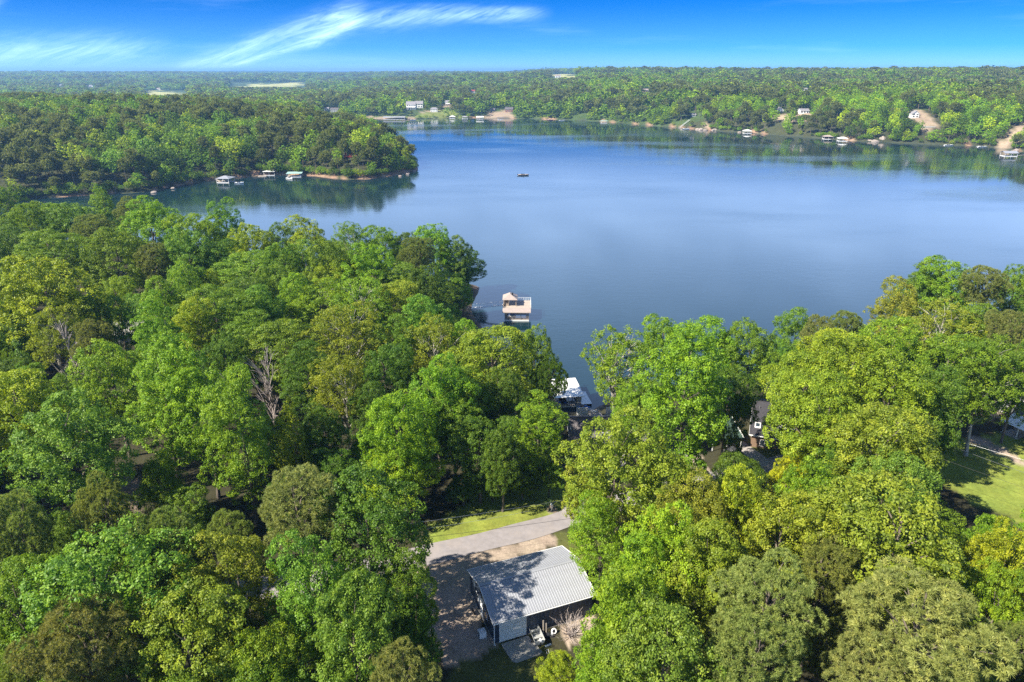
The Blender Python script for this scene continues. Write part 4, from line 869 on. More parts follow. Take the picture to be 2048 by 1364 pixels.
far_house(1561, 224, 11, 9, 'white A-frame house on the crest above the pale outcrop', WM, S['shingle_grey'], wins=2, front_gable=True, rise=.55)
far_house(1609, 227, 17, 9, 'grey-roofed house beside the clay clearing on the crest', WM, S['shingle_grey'], wins=3)
far_house(1830, 236, 14, 14, 'white gabled house with a deck in the right-hand clearing', WM, S['shingle_grey'], wins=2, front_gable=True, porch=False, rise=.4)
far_house(1388, 233, 7, 6, 'little white house in the trees above the white steps', WM, S['shingle_grey'], wins=1)
far_house(1609, 181, 11, 5, 'tiny white house far back in the right-hand wood', WM, S['shingle_grey'], wins=2)
far_house(1291, 184, 11, 6, 'tan house in a gap of the far wood near mid picture', S['tan_wall'], S['tan_roof'], wins=2)
far_house(1116, 155, 11, 5, 'white farmhouse by the pale field at the skyline', WM, S['tan_roof'], wins=2)
far_house(317, 180, 7, 4, 'pale barn on the left distant meadow', WM, S['tan_roof'], wins=1)
far_house(182, 174, 8, 4, 'white house in the blue distance at far left', WM, S['shingle_grey'], wins=1)
far_house(122, 172, 6, 3.5, 'farther white barn in the blue distance at far left', WM, S['shingle_grey'], wins=1)
def red_cabin():
    p = ung(708, 313); G = empty('red_cabin', (p[0] - 7, p[1], p[2]), R(6), 'red cabin with a grey roof among the trees of the peninsula', 'house')
    house_walls(G, 13, 8, 3.4, 5.4, M['red'], [('f', 1.5, .8, 2.2, 1.8), ('f', 5.5, .8, 2.2, 1.8), ('f', 9.5, .8, 2.2, 1.8)], base=-4); shingle_roof(G, 13, 8, 3.4, 5.4, M['shingle_grey'], .6)
    MB().box(0, 13, -3, -.01, -.2, 0).build('deck', M['red'], G)
red_cabin()
def hut(): 
    p = ung(260, 690); G = cabin(262, 690, 7, 6, R(20), 'grey_cabin', 'grey-roofed cabin glimpsed through a gap in the left woods', M['grey_wall'], M['concrete'])
hut()
# pale retaining wall below the gabled house, white steps at the bluff
p = ung(1858, 256); tag(bevel(MB().box(-7, 7, 0, 5, -3, 1.6).build('retaining_wall', M['concrete'], None, (p[0], p[1], p[2]), (0, 0, R(-6))), .2), 'pale concrete retaining wall below the white gabled house', 'retaining wall'); KEEP.append((1845, 1874, 246, 262, p[1]))
def steps():
    a = un(1360, 255, .5); G = empty('shore_steps', (a[0], a[1], 0), 0, 'steep white wooden steps down the bluff to the water', 'steps'); h = M['white']
    for k in range(16): x = k * .95; y = k * .55 + 1; MB().box(x - 1.4, x + 1.4, y, y + .7, .4 + k * .62, .6 + k * .62).build('tread', h, G)
    KEEP.append((1355, 1378, 238, 256, a[1]))
steps()
# boulders and pale outcrops at the water's edge
def boulders():
    rr = np.random.default_rng(5); base = []
    for k in range(5):
        import bmesh
        bm = bmesh.new(); bmesh.ops.create_icosphere(bm, subdivisions=2, radius=1)
        for v in bm.verts:
            q = v.co * 1.7 + Vector((k * 9, 0, 0)); f = .72 + .5 * float(vnoise(np.array([q.x + 50]), np.array([q.y + q.z * 1.3 + 50]), k)[0]); v.co *= f
            v.co = Vector([round(c * 3.4) / 3.4 * .45 + c * .55 for c in v.co])
        me = bpy.data.meshes.new('boulder'); bm.to_mesh(me); bm.free(); me.materials.append(M['rock']); base.append(me)
    spots = [(1403, 260, 9, 3), (1411, 261, 7, 2.4), (1430, 261, 10, 2.6), (1395, 259, 6, 2), (1420, 257, 6, 3), (1546, 266, 12, 4.5), (1555, 264, 12, 6.5), (1562, 266, 10, 4), (1570, 268, 9, 3), (1578, 268, 7, 2.4), (1538, 267, 7, 2.4), (1552, 260, 7, 5),
             (1622, 272, 6, 2), (1740, 283, 7, 2.6), (1752, 284, 9, 3.2), (1765, 283, 8, 5), (1772, 280, 6, 5), (1725, 282, 6, 2), (1840, 287, 9, 2.4), (1852, 287, 8, 2.8), (1865, 286, 9, 3), (1873, 288, 7, 2), (1440, 261, 6, 2), (1480, 265, 6, 1.8), (1330, 252, 7, 2), (1162, 239, 8, 4), (1148, 239, 7, 3.5), (1155, 236, 6, 6), (1280, 248, 8, 2.5), (1262, 247, 6, 2), (2035, 302, 5, 2.4), (2028, 304, 4, 2), (345, 378, 4, 1.2), (305, 386, 4, 1.2), (800, 353, 3, 1), (815, 349, 4, 1.2), (828, 343, 3, 1.2)]
    rng_ = random.Random(3)
    for i, (px, py, w, h) in enumerate(spots):
        p = un(px, py, .2); o = link('boulder', base[i % 5], None, (p[0], p[1] + 1.5, .2 if h < 4.5 else 1.5), (rng_.uniform(-.2, .2), rng_.uniform(-.2, .2), rng_.uniform(0, 6)))
        o.scale = (w * .5, w * .42, h * .8)
        wh = 'left of the white steps' if px < 1350 else 'right of the white steps' if px < 1490 else 'in the pale outcrop right of the white dock' if px < 1600 else 'on the bluff below the gabled house' if px < 1800 else 'near the right edge'
        tag(o, 'grey-tan limestone boulder at the far waterline ' + wh if py < 310 else 'small reddish boulder on the waterline of the peninsula', 'boulder', 'far boulders ' + wh if py < 310 else 'boulders along the peninsula shore')
        if h >= 4: KEEP.append((px - 4, px + 4, py - 6, py + 2, p[1]))
boulders()

# ------------------------------------------------------------------ trees
def leaf_material(name, inst=False):
    m = bpy.data.materials.new(name); t, n, l, b = nodes(m); out = n['Material Output']
    if inst:
        at = n.new('ShaderNodeAttribute'); at.attribute_type = 'INSTANCER'; at.attribute_name = 'tcol'; base = at.outputs['Color']
    else:
        oi = n.new('ShaderNodeObjectInfo'); base = oi.outputs['Color']
    ti = n.new('ShaderNodeAttribute'); ti.attribute_name = 'tint'
    mr = n.new('ShaderNodeMapRange'); mr.inputs[1].default_value = -1; mr.inputs[2].default_value = 1; mr.inputs[3].default_value = .52; mr.inputs[4].default_value = 1.48; l.new(ti.outputs['Fac'], mr.inputs[0])
    mh = n.new('ShaderNodeMapRange'); mh.inputs[1].default_value = -1; mh.inputs[2].default_value = 1; mh.inputs[3].default_value = .525; mh.inputs[4].default_value = .48; l.new(ti.outputs['Fac'], mh.inputs[0])
    h = n.new('ShaderNodeHueSaturation'); l.new(base, h.inputs['Color']); l.new(mh.outputs[0], h.inputs['Hue']); l.new(mr.outputs[0], h.inputs['Value'])
    b.inputs['Roughness'].default_value = .5; b.inputs['Specular IOR Level'].default_value = .28
    l.new(h.outputs[0], b.inputs['Base Color'])
    tr = n.new('ShaderNodeBsdfTranslucent'); g = n.new('ShaderNodeMix'); g.data_type = 'RGBA'; g.blend_type = 'MULTIPLY'; g.inputs['Factor'].default_value = 1
    l.new(h.outputs[0], g.inputs['A']); g.inputs['B'].default_value = (1.3, 1.25, .5, 1); l.new(g.outputs['Result'], tr.inputs['Color'])
    mx_ = n.new('ShaderNodeMixShader'); mx_.inputs[0].default_value = .42; l.new(b.outputs[0], mx_.inputs[1]); l.new(tr.outputs[0], mx_.inputs[2]); l.new(mx_.outputs[0], out.inputs['Surface'])
    return m
LEAF, LEAFI = leaf_material('leaves'), leaf_material('leaves_far', True)
def unit(v): return v / (np.linalg.norm(v, axis=-1, keepdims=True) + 1e-9)
CZ_ = dict(O=2.1, T=2.9, S=2.4, F=2.2, P=3.1)          # crown centre height for a crown of radius 1
def lobes(kind, g):
    n = dict(O=28, T=30, S=22, F=26, P=28)[kind]
    i = np.arange(n); ph = i * 2.39996 + g.uniform(0, 6); zz = np.linspace(-.86, .97, n) + g.normal(0, .06, n); zz = np.clip(zz, -.9, .98); rr = np.sqrt(1 - zz ** 2)
    d = np.stack([rr * np.cos(ph), rr * np.sin(ph), zz], 1) * (1 + g.normal(0, .15, (n, 1)))
    if kind == 'O': c = d * [.70, .70, .92]; r = g.uniform(.20, .42, (n, 1)) * np.ones(3) * [1, 1, .9]
    elif kind == 'T': c = d * [.62, .62, 1.85]; r = g.uniform(.22, .42, (n, 1)) * [1, 1, 1.2] * (1 - .25 * np.clip(zz, 0, 1))[:, None]
    elif kind == 'S': c = d * [.74, .74, .85]; r = g.uniform(.22, .36, (n, 1)) * [1, 1, .9]
    elif kind == 'F': c = d * [.64, .64, .85]; r = g.uniform(.34, .50, (n, 1)) * [1, 1, .42]
    else: c = d * [.70, .70, .72]; r = g.uniform(.18, .34, (n, 1)) * [1, 1, .75]
    c = np.vstack([c, [[0, 0, 0]]]); r = np.vstack([r, [[.55, .55, .65 if kind not in 'T' else 1.4]]])
    lean = g.normal(0, .06, 2); c[:, 0] += lean[0] * (c[:, 2] + 1); c[:, 1] += lean[1] * (c[:, 2] + 1)
    c[:, 2] += CZ_[kind]; return c, r
def clumps(c, r, nc, g, down=.35, thr=.93):
    P_, N_ = [], []; w = (r.mean(1) ** 2); w /= w.sum()
    while sum(map(len, P_)) < nc:
        k = g.choice(len(c), 4 * nc, p=w); d = unit(g.normal(size=(4 * nc, 3))); p = c[k] + d * r[k]; nn = unit(d / r[k])
        q = (((p[:, None, :] - c[None]) / r[None]) ** 2).sum(2); q[np.arange(len(k)), k] = 9
        ok = (q.min(1) > thr ** 2) & ((nn[:, 2] > -.25) | (g.random(len(k)) < down)); P_.append(p[ok]); N_.append(nn[ok])
    return np.vstack(P_)[:nc], np.vstack(N_)[:nc]
def leaf_quads(p, nrm, size, g, asp=.62, fold=.18):
    t = unit(np.cross(nrm, unit(g.normal(size=p.shape)))); b = np.cross(nrm, t); s = (size * g.uniform(.65, 1.25, len(p)))[:, None]
    V = np.stack([p - t * s * .5, p - b * s * asp * .5 - nrm * s * fold * .3, p + t * s * .5 - nrm * s * fold, p + b * s * asp * .5 - nrm * s * fold * .3], 1).reshape(-1, 3)
    return V, np.arange(len(V)).reshape(-1, 4)
def broad_crown(kind, seed, nc, per, size, cr, spread=.45, down=.35, inner=.12):
    g = np.random.default_rng(seed); c, r = lobes(kind, g); P_, N_ = clumps(c, r, nc, g, down)
    crr = cr * g.uniform(.45, 1.55, nc); ct = g.normal(0, .36, nc); k = np.repeat(np.arange(nc), per); m = len(k)
    d = unit(N_[k] * .75 + g.normal(size=(m, 3)) * .62); p = P_[k] + d * (crr[k] * g.uniform(.55, 1.05, m))[:, None] * ([1, 1, .8] if kind != 'F' else [1.3, 1.3, .42])
    nr = unit(d * .75 + np.array([0, 0, .40]) + g.normal(size=(m, 3)) * spread); tint = np.clip(ct[k] + g.normal(0, .28, m), -1, 1)
    ni = int(m * inner); kk = g.integers(0, nc, ni); ctr = np.array([0, 0, CZ_[kind]]); pi = ctr + (P_[kk] - ctr) * g.uniform(.55, .9, (ni, 1)); p = np.vstack([p, pi]); nr = np.vstack([nr, unit(g.normal(size=(ni, 3)) + [0, 0, .5])]); tint = np.append(tint, g.normal(0, .25, ni).clip(-1, 1))
    V, Q = leaf_quads(p, nr, size, g); return V, Q, tint, c
def pine_crown(seed, nt, per, ln, wd):
    g = np.random.default_rng(seed); c, r = lobes('P', g); P_, N_ = clumps(c, r, nt, g, .5, .85); k = np.repeat(np.arange(nt), per); m = len(k)
    ax = unit(N_ * .7 + np.array([0, 0, .55]) + g.normal(size=N_.shape) * .2)
    d = unit(ax[k] * .55 + unit(g.normal(size=(m, 3)))); s = (ln * g.uniform(.7, 1.2, m))[:, None]; a = unit(np.cross(d, g.normal(size=(m, 3)))) * wd
    base = P_[k] + d * s * .12; V = np.stack([base - a, base + a, base + d * s + np.array([0, 0, -.12]) * s], 1).reshape(-1, 3)
    ct = g.normal(0, .38, nt); return V, np.arange(len(V)).reshape(-1, 3), np.clip(ct[k] + g.normal(0, .2, m), -1, 1), c
def cedar_crown(seed, n, size):
    g = np.random.default_rng(seed); t = g.random(n) ** .7; z = .5 + 4.0 * (1 - t); rad = (t * .95 + .05) * (.75 + .25 * np.sin(z * 9)); a = g.uniform(0, 6.283, n); rr = rad * np.sqrt(g.uniform(.35, 1, n))
    p = np.stack([rr * np.cos(a), rr * np.sin(a), z - rr * .15], 1); nr = unit(np.stack([np.cos(a) * .6, np.sin(a) * .6, np.full(n, .8)], 1) + g.normal(size=(n, 3)) * .4); V, Q = leaf_quads(p, nr, size, g, .35); return V, Q, np.clip(g.normal(0, .4, n), -1, 1), None
def trunk_mesh(name, seed, c, top, mt, rad=.06, limbs=9, lean=.05, ext=1.0, twigs=0):
    rr = random.Random(seed); s = MB(); lx, ly = rr.uniform(-lean, lean), rr.uniform(-lean, lean)
    ax = lambda z: Vector((lx * z + .02 * math.sin(z * 2.1 + seed), ly * z + .02 * math.cos(z * 1.7 + seed), z))
    zs = np.linspace(-.25, top, 8); s.tube([tuple(ax(z)) for z in zs], [rad * (1.35 if i == 0 else 1) * (1 - .85 * i / 7) + .004 for i in range(8)], 8)
    if c is not None:
        for q in list(c[:-1])[::max(1, len(c) // limbs)]:
            q = Vector(q); z0 = max(.5, min(top * .9, q.z - .45 - .45 * math.hypot(q.x, q.y))); a = ax(z0); b = a.lerp(q, ext) ; mid = a.lerp(b, .5) + Vector((rr.uniform(-.06, .06), rr.uniform(-.06, .06), .07)); r0 = rad * .5 * (1 - .6 * z0 / top) + .008
            s.tube([tuple(a), tuple(a.lerp(mid, .5) + Vector((0, 0, .02))), tuple(mid), tuple(b)], [r0, r0 * .8, r0 * .6, .006], 5)
            for _ in range(twigs):
                e = b + Vector((rr.uniform(-.3, .3), rr.uniform(-.3, .3), rr.uniform(-.1, .35))); s.tube([tuple(mid), tuple(mid.lerp(e, .5) + Vector((0, 0, .05))), tuple(e)], [r0 * .45, r0 * .3, .004], 4)
    return s.mesh(name, mt)
# crown and trunk meshes shared by all trees of a kind
VAR = {}
def add_var(kind, crown_args, tr):
    V, Q, ti, c = crown_args; me = np_mesh('crown', V, Q, LEAF, ti); VAR.setdefault(kind, []).append((me, trunk_mesh('trunk', len(VAR) * 7 + len(VAR.get(kind, [])), c, *tr)))
for s_ in range(6): add_var('O', broad_crown('O', 100 + s_, 640, 64, .043, .118), (2.7, M['bark'], .06, 9))
for s_ in range(3): add_var('T', broad_crown('T', 200 + s_, 800, 56, .047, .12), (4.4, M['bark'], .06, 10))
for s_ in range(3): add_var('S', broad_crown('S', 300 + s_, 480, 52, .041, .11, .7, .5, .05), (2.9, M['pale_bark'], .06, 14, .08, .98, 2))
for s_ in range(3): add_var('F', broad_crown('F', 400 + s_, 620, 56, .043, .13, .4, .3), (2.8, M['bark'], .055, 9))
for s_ in range(4): add_var('P', pine_crown(500 + s_, 2000, 34, .066, .0066), (3.7, M['bark'], .05, 16, .04, 1.05))
add_var('C', cedar_crown(600, 9000, .10), (4.2, M['bark'], .06))
for s_ in range(2):
    g_ = np.random.default_rng(700 + s_); c_ = np.stack([g_.normal(0, .5, 30), g_.normal(0, .5, 30), np.linspace(1.3, 4.0, 30)], 1)
    VAR.setdefault('D', []).append((None, trunk_mesh('trunk', 70 + s_, c_, 4.0, M['dead_bark'], .075, 30, .06, 1.0, 5)))
COLS = dict(y=(.225, .315, .013), g=(.152, .272, .014), m=(.115, .212, .016), d=(.066, .135, .012), o=(.185, .250, .022), b=(.115, .235, .026), p=(.165, .215, .065), q=(.205, .250, .085), Y=(.32, .40, .010), n=(.150, .190, .065))
_m = np.array([.135, .235, .020]); COLS = {k: tuple((np.array(v) * .8 * 1.08 + _m * .2 * 1.08) * (1.15, 1.03, .9)) for k, v in COLS.items()}
HT = dict(O=3.35, T=5.15, S=3.5, F=3.2, P=4.0, C=4.5, D=4.2)
def hmul(kind, Rm):
    H = dict(O=13.5 + 1.35 * Rm, T=13 + 2.6 * Rm, S=14 + 1.2 * Rm, F=13.5 + 1.2 * Rm, P=15 + 1.3 * Rm, C=5 * Rm, D=4.2 * Rm)[kind]
    return float(np.clip(H / (HT[kind] * Rm), .72, 1.4))
NAMED = []
TREES = []          # x, y, radius, height of those standing
NAMES = dict(P='pine_tree', C='cedar_tree', D='dead_tree'); GROUPS = dict(near='trees of the near woods')
def put_tree(kind, x, y, Rm, color, label, group=None, hs=None, rz=None, var=None, sink=0.0):
    hs = hs or hmul(kind, Rm); z = hz(x, y) - .1 - sink * Rm * hs; k = len(TREES) if var is None else var
    cm, tm = VAR[kind][k % len(VAR[kind])]
    G = empty(NAMES.get(kind, 'broadleaf_tree'), (x, y, z), rng.uniform(0, 6.28) if rz is None else rz, label, 'tree', group); sq = rng.uniform(.88, 1.14); G.scale = (Rm * sq, Rm / sq, Rm * hs)
    link('trunk', tm, G)
    if cm:
        o = link('crown', cm, G); j = rng.normal(1, .05, 3); o.color = (*np.clip(np.array(color) * j, 0, 1), 1)
    TREES.append((x, y, Rm, HT[kind] * Rm * hs)); return G
def place_px(px, py, w, kind, Hw=None):
    """ground point of a tree whose crown shows centred at a pixel with a width in pixels"""
    z = 24.0
    for _ in range(12):
        p = un(px, py, z); Rm = max(.8, .56 * w * proj(*p)[2] / FOC); hs = hmul(kind, Rm) if Hw is None else Hw / (HT[kind] * Rm); fr = dict(O=.74, T=.66, S=.74, F=.76, P=.80, C=.5, D=.6)[kind]
        z = .5 * z + .5 * (hz(p[0], p[1]) + fr * HT[kind] * Rm * hs)
    return p[0], p[1], Rm
CN = dict(y='yellow-green', g='bright green', m='mid-green', d='dark green', o='olive-yellow', b='bluish-green', p='olive-grey', q='pale grey-olive', Y='lemon-green', n='brownish')
KN = dict(O='rounded leafy tree', T='tall oval leafy tree', S='airy pale-limbed tree', F='feathery leafy tree', P='pine', C='conical cedar', D='dead bare tree')
LIST = """10 408 60 O m|at the left end of the shore row
60 440 90 O m|second from the left along the shore row
130 438 95 O b|in the shore row left of the pointed tree
215 418 52 T g|pointed crown rising over the left shore row
265 422 62 P n|flat-topped, right of the pointed shore tree
190 458 80 P n|in front of the pointed shore tree
300 448 105 O g|broad crown right of the flat-topped shore pine
395 462 95 O g|where the shore row starts to hide the lake
455 452 62 T b|slim crown topping the shore row against the lake
505 490 80 O y|low crown right of the slim shore tree
565 488 62 O d|dip of the shore row left of mid headland
622 482 80 O y|round crown of the shore row over mid headland
703 478 66 S b|loose crown standing against the water, mid headland
770 482 62 O g|right of the loose headland crown
818 492 54 O d|narrow gap tree of the headland row
868 486 80 O g|tallest crown of the headland's right half
908 508 60 O m|right of the tallest headland crown
940 530 64 O d:13|near the headland tip
963 560 46 P d:12|at the very tip of the headland over the water
838 506 76 P n|behind the headland row, reddish brown tone
40 486 90 O d|far left, behind the first shore trees
112 502 110 F m|wide crown inland of the left shore row
235 512 100 O m|inland of the brown shore pine
303 520 66 P n|inland, amid the left shore crowns
375 512 100 O b|inland of the shore row, centre left
440 524 80 O d|shaded crown inland of the slim shore tree
502 545 100 F m|inland slope of the headland, left part
560 528 80 O m|inland slope of the headland under the dip
606 524 74 O m|inland slope of the headland, next to the dip
668 534 96 O m|inland slope of the headland, centre
742 542 104 O g|broad sunlit crown on the headland slope
692 552 74 O y|beside the broad sunlit headland crown
802 562 84 F m|headland slope below the brown pine
852 574 80 O d|headland slope, shaded, near the bank
895 572 72 O g:14|bright, over the bank left of the gangway
903 588 50 O d:12|over the gangway's shore end
85 592 168 O y|the big glowing crown at the left edge
228 590 62 O g|right of the big glowing crown
288 622 84 O b|in the hollow left of centre woods
196 622 76 O b|behind the leaning bare tree
380 572 70 O g|left woods, mid slope, small and bright
446 582 52 O y|small lemon-tinged crown mid slope
500 590 88 F d|left woods, dark hollow mid slope
556 564 78 O m|left woods, upper slope
330 628 84 T g|upright crown left of the feathery ones
432 622 130 F m|wide layered crown at the heart of the left woods
520 624 88 O b|right of the wide layered crown
582 604 82 O g|upper slope below the headland
640 606 98 F g|upper slope, layered, below the headland
720 602 112 S g|pale-leaved crown above the bare purple twigs
790 604 100 O o|right-hand upper slope, olive-tinged
660 618 42 D n:17|of purplish twigs amid the upper slope
146 706 66 D n:19|forked white limbs at the left edge woods
190 674 72 P n|smoky pine right of the white-limbed dead tree
108 664 92 S o|pale-limbed crown behind the white-limbed dead tree
45 706 66 C d|dark cone at the left edge
35 812 165 O y|big golden crown cut by the left edge
222 748 116 O g|light crown right of the white-limbed dead tree
325 688 86 T g|spire left of the pair of tall ovals
392 668 72 T y|pale spire behind the tall ovals
318 778 128 T g|left one of the pair of tall ovals
400 800 118 T g|middle one of the tall ovals
480 842 124 T g|right one of the tall ovals
452 716 80 O d|shaded behind the tall ovals
505 690 100 F m|layered crown left of the dead grey pine
566 690 116 F m|layered crown behind the dead grey pine
536 768 58 D n:19|grey needleless pine in the middle of the left woods
618 752 90 F d|dark layered crown right of the dead grey pine
690 672 146 S o|large loose crown with pale limbs, centre left
682 770 104 S o|lower loose crown with pale limbs
786 688 86 O m|between the loose crown and the cove crowns
855 652 106 O b|round crown at the top of the cove bank
868 690 112 S o|speckled crown in front of the cove-bank crown
764 740 88 O d|shaded below the large loose crown
985 712 150 O o|big crown over the dock's near water
1070 696 76 O m|right flank of the big crown near the dock
1100 752 62 P d|shaggy dark pine left of the cove
930 692 70 O g|left flank of the big crown near the dock
875 790 124 O g|bright dome amid the centre woods
585 888 62 T y|slim young poplar, centre left
648 850 84 O d|dark, right of the slim poplar
800 852 130 O g|light dome left of the road clearing
748 812 74 O d|shaded, behind the light dome
790 940 144 O y:11.5|golden-lit crown left of the road clearing
905 850 108 O m:16|upper edge of the road clearing, left
935 778 92 O m|behind the upper edge of the road clearing
1078 850 104 T g:17|bright tree right above the lawn verge
1000 790 80 O d|dark, behind the bright verge tree
958 890 96 O d:14|deep shade above the lawn verge
1005 905 84 O d:14|deepest shade above the lawn verge
130 892 186 O b|broad fresh dome below the left track
40 1052 128 P p|left edge, below the fresh dome
206 1016 108 P p|between the fresh dome and the dark hollow
330 1092 160 P p|wide flat pine below the dark hollow
458 1064 84 P p|small pine right of the wide flat pine
596 1004 156 P q|large domed pine left of the golden-lit crown
140 1082 60 T b|pale spire rising from the lower-left trees
205 1150 250 O b|hazy broad crown, lower left
32 1190 140 O m|left edge, lower
455 1160 160 O o|olive dome, lower left of centre
735 1052 190 O d|great dark oak left of the road
640 1180 160 O b|in front of the great dark oak
170 1280 180 P n|shadowy pine at lower left
360 1300 200 O o|yellowish oak at the bottom, left
532 1316 150 O g|vivid crown at the bottom, left of centre
700 1268 180 O b|blue-tinged oak at the bottom, centre left
800 1176 110 O m|at the left edge of the garage clearing
835 1260 90 O d|dark edge of the garage clearing, bottom
806 1345 130 P q|pale pine top at the bottom edge
60 1340 120 P p|bottom left corner
925 962 60 O d:6|shrubby, at the upper rim of the lawn verge, left
985 954 62 O d:6|shrubby, at the upper rim of the lawn verge, middle
1045 950 60 O d:6|shrubby, at the upper rim of the lawn verge, right
1098 944 56 O m:6|shrubby, between verge and big olive oak
1238 918 190 O o|the big olive oak in front of the dark-roofed house
1180 975 80 O o|left skirt of the big olive oak
1240 718 140 S g|open crown leaning over the cove water
1375 765 165 T g|the tallest bright tree right of the cove
1418 692 112 O g|behind the tallest bright tree
1262 808 66 O g|low bush at the cove's right bank
1305 806 66 O m|second low bush at the cove's right bank
1332 670 70 O g|small crown at the water, left of the tall tree
1502 688 112 O m|at the water behind the quad bikes
1458 792 100 O d|shaded, left of the large shaded roof
1590 655 66 O m|at the water, right bank
1642 664 62 P n|brown pine at the water, right bank
1690 652 60 P p|second pine at the water, right bank
1652 702 112 O y|yellowish crown above the right bank
1612 762 140 O g|above the large shaded roof
1702 742 160 O g|broad crown on the right slope
1784 702 140 O g|upper right slope, bright
1804 622 92 O o|start of the right headland
1850 574 84 O m|outer right headland
1908 562 100 O g|crest of the right headland
1968 566 84 P n|brown pine on the right headland crest
2030 570 64 O m|right headland at the picture edge
1872 652 112 S o|pale loose crown on the right headland
1948 652 100 F m|layered crown on the right headland
2020 662 84 P n|brown pine at the right edge
1892 724 140 O m|right slope, below the pale loose crown
1978 742 140 S m|pale-limbed crown on the right slope
2044 744 84 O m|right edge above the porch house
1780 792 150 O g|right slope above the olive crowns
1852 802 110 O d|dark crown by the right lawn's shade
1928 782 112 F d:14|dark crown behind the right lawn
1648 836 160 O o|left of the two olive crowns by the lawn
1760 888 190 O o|right of the two olive crowns by the lawn
1858 872 88 O m:11|at the upper corner of the right lawn
1576 948 66 O Y|the brightest lemon bush in the middle right
1620 900 70 O y|above the lemon bush
1478 955 84 F d|neat dark shrubby tree by the shed drive
1660 935 84 F d|dark feathery tree right of the lemon bush
1772 962 140 O b|fresh crown below the two olive crowns
1624 1000 120 O g|below the lemon bush
1376 1032 136 O o|left of the golden row beyond the road
1476 1014 130 O y|golden crown right of the road
1330 1100 150 O y|pale flowering crown right of the garage
1555 1062 160 O o|flowering oak amid the lower right
1800 1062 250 O o|the widest olive oak at lower right
1990 1082 84 O g|right end below the lawn
1204 1064 104 F g|fringe tree reaching towards the road
1278 1142 124 O g|bright fringe tree right of the garage roof
1420 1136 150 O o|straw-tinted crown, lower right
1646 1128 112 P p|narrow pine before the widest olive oak
1536 1200 180 P q|great pine, left of the lower right pair
1712 1190 90 P p|between the two great pines
1836 1250 270 P q|greatest pine of the lower right
1510 1322 170 P q|yellow-tipped pine at the bottom right of centre
2002 1132 120 O y|light crown at the right edge
1985 1215 120 O g|lower crown at the right edge
2030 1300 110 P p|bottom right corner
1268 1228 170 O g|sunny oak right of the brush pile
1330 1310 190 O b|dark-skirted oak at the bottom, right of centre
1215 1325 110 O g|low crown at the bottom right of the grass
1122 1348 70 O y|young crown at the bottom edge by the grass
1760 1350 150 P q|pine top cut by the bottom edge
1650 1290 90 P p|shaded pine between the great ones
1930 1340 120 P q|pine low in the bottom right"""
for ln in LIST.split('\n'):
    a, loc = ln.split('|'); px, py, w, kind, c = a.split(); c, _, hw = c.partition(':'); hw = float(hw) if hw else None; x, y, Rm = place_px(float(px), float(py), float(w), kind, hw)
    for _ in range(40):
        d0, dx, dy = sdf([x, x + .5, x], [y, y, y + .5])
        if d0 > 2.5: break
        gr = unit(np.array([dx - d0, dy - d0])); x += gr[0] * .8; y += gr[1] * .8
    NAMED.append((x, y, loc)); nm = KN[kind]; lb = ('%s %s, %s' % (CN[c], nm, loc)) if kind != 'D' else ('%s, %s' % (nm, loc))
    put_tree(kind, x, y, Rm, COLS[c], ' '.join(lb.split()[:16]), 'trees of the near woods', hw / (HT[kind] * Rm) if hw else None)
# smaller trees that fill the near woods between and beyond them
CLEAR = [[(865,1062),(905,1012),(985,982),(1060,972),(1130,958),(1178,985),(1155,1040),(1168,1090),(1198,1190),(1185,1240),(1120,1300),(1090,1364),(900,1364),(888,1290),(868,1160)],
         [(1885,905),(1990,868),(2100,850),(2100,1045),(1960,995),(1900,962)], [(1120,690),(1165,735),(1218,800),(1230,818),(1200,835),(1140,862),(1128,800)],
         [(1488,770),(1562,790),(1562,880),(1572,920),(1520,940),(1440,915),(1450,880),(1500,850)], [(235,945),(285,950),(300,1045),(265,1030)], [(120,822),(165,822),(165,855),(120,855)], [(935,586),(1070,586),(1070,648),(940,648)], [(1340,890),(1385,890),(1385,935),(1340,935)], [(245,655),(280,655),(280,690),(245,690)]]
CAN = np.zeros(0)
NOGO = [gpoly(c) for c in CLEAR] + LAWNS + DIRT + SHADE_TINTED_GRASS
ROADPX = [ung(*p)[:2] for p in ((420,1190),(640,1160),(884,1103),(960,1085),(1044,1064),(1110,1046),(1160,1026),(1280,992),(1400,962),(1560,925),(1760,890))]
FOOT = [(o.location.x, o.location.y, 9.0) for o in SC.objects if o.get('category') in ('house', 'garage', 'carport', 'shed') and o.location.y < 300]
FOOT += [(o.location.x + 8, o.location.y + 6, 9.0) for o in SC.objects if o.get('category') in ('house', 'garage') and o.location.y < 300]
FOOT += [(-19, 75.5, 8.0), (-15, 205, 3.0)]
def seg_d(x, y, A, B):
    A, B = np.array(A), np.array(B); t = np.clip(((x - A[0]) * (B - A)[0] + (y - A[1]) * (B - A)[1]) / ((B - A) ** 2).sum(), 0, 1); return math.hypot(x - A[0] - t * (B - A)[0], y - A[1] - t * (B - A)[1])
def beside(x, y):
    q = min(NAMED, key=lambda q: math.hypot(q[0] - x, q[1] - y)); loc = q[2]; w = loc.split(); dx, dy = x - q[0], y - q[1]
    return (('right of ' if dx > 0 else 'left of ') if abs(dx) > abs(dy) else ('behind ' if dy > 0 else 'before ')) + the(loc, w)
def the(loc, w):
    if w[0] == 'the': return 'the ' + ' '.join(w[1:])
    if w[0] in 'pointed broad slim low round loose narrow tallest upright wide small light spire pale large speckled bright golden great hazy olive vivid yellowish blue-tinged shadowy neat fresh widest fringe straw-tinted greatest young sunny brown layered big open slightly'.split() or w[1].strip(',') in ('flank', 'one', 'skirt', 'cone', 'loose', 'dome', 'pine', 'feathery', 'shrubby'): return 'the ' + loc
    return 'the tree ' + loc
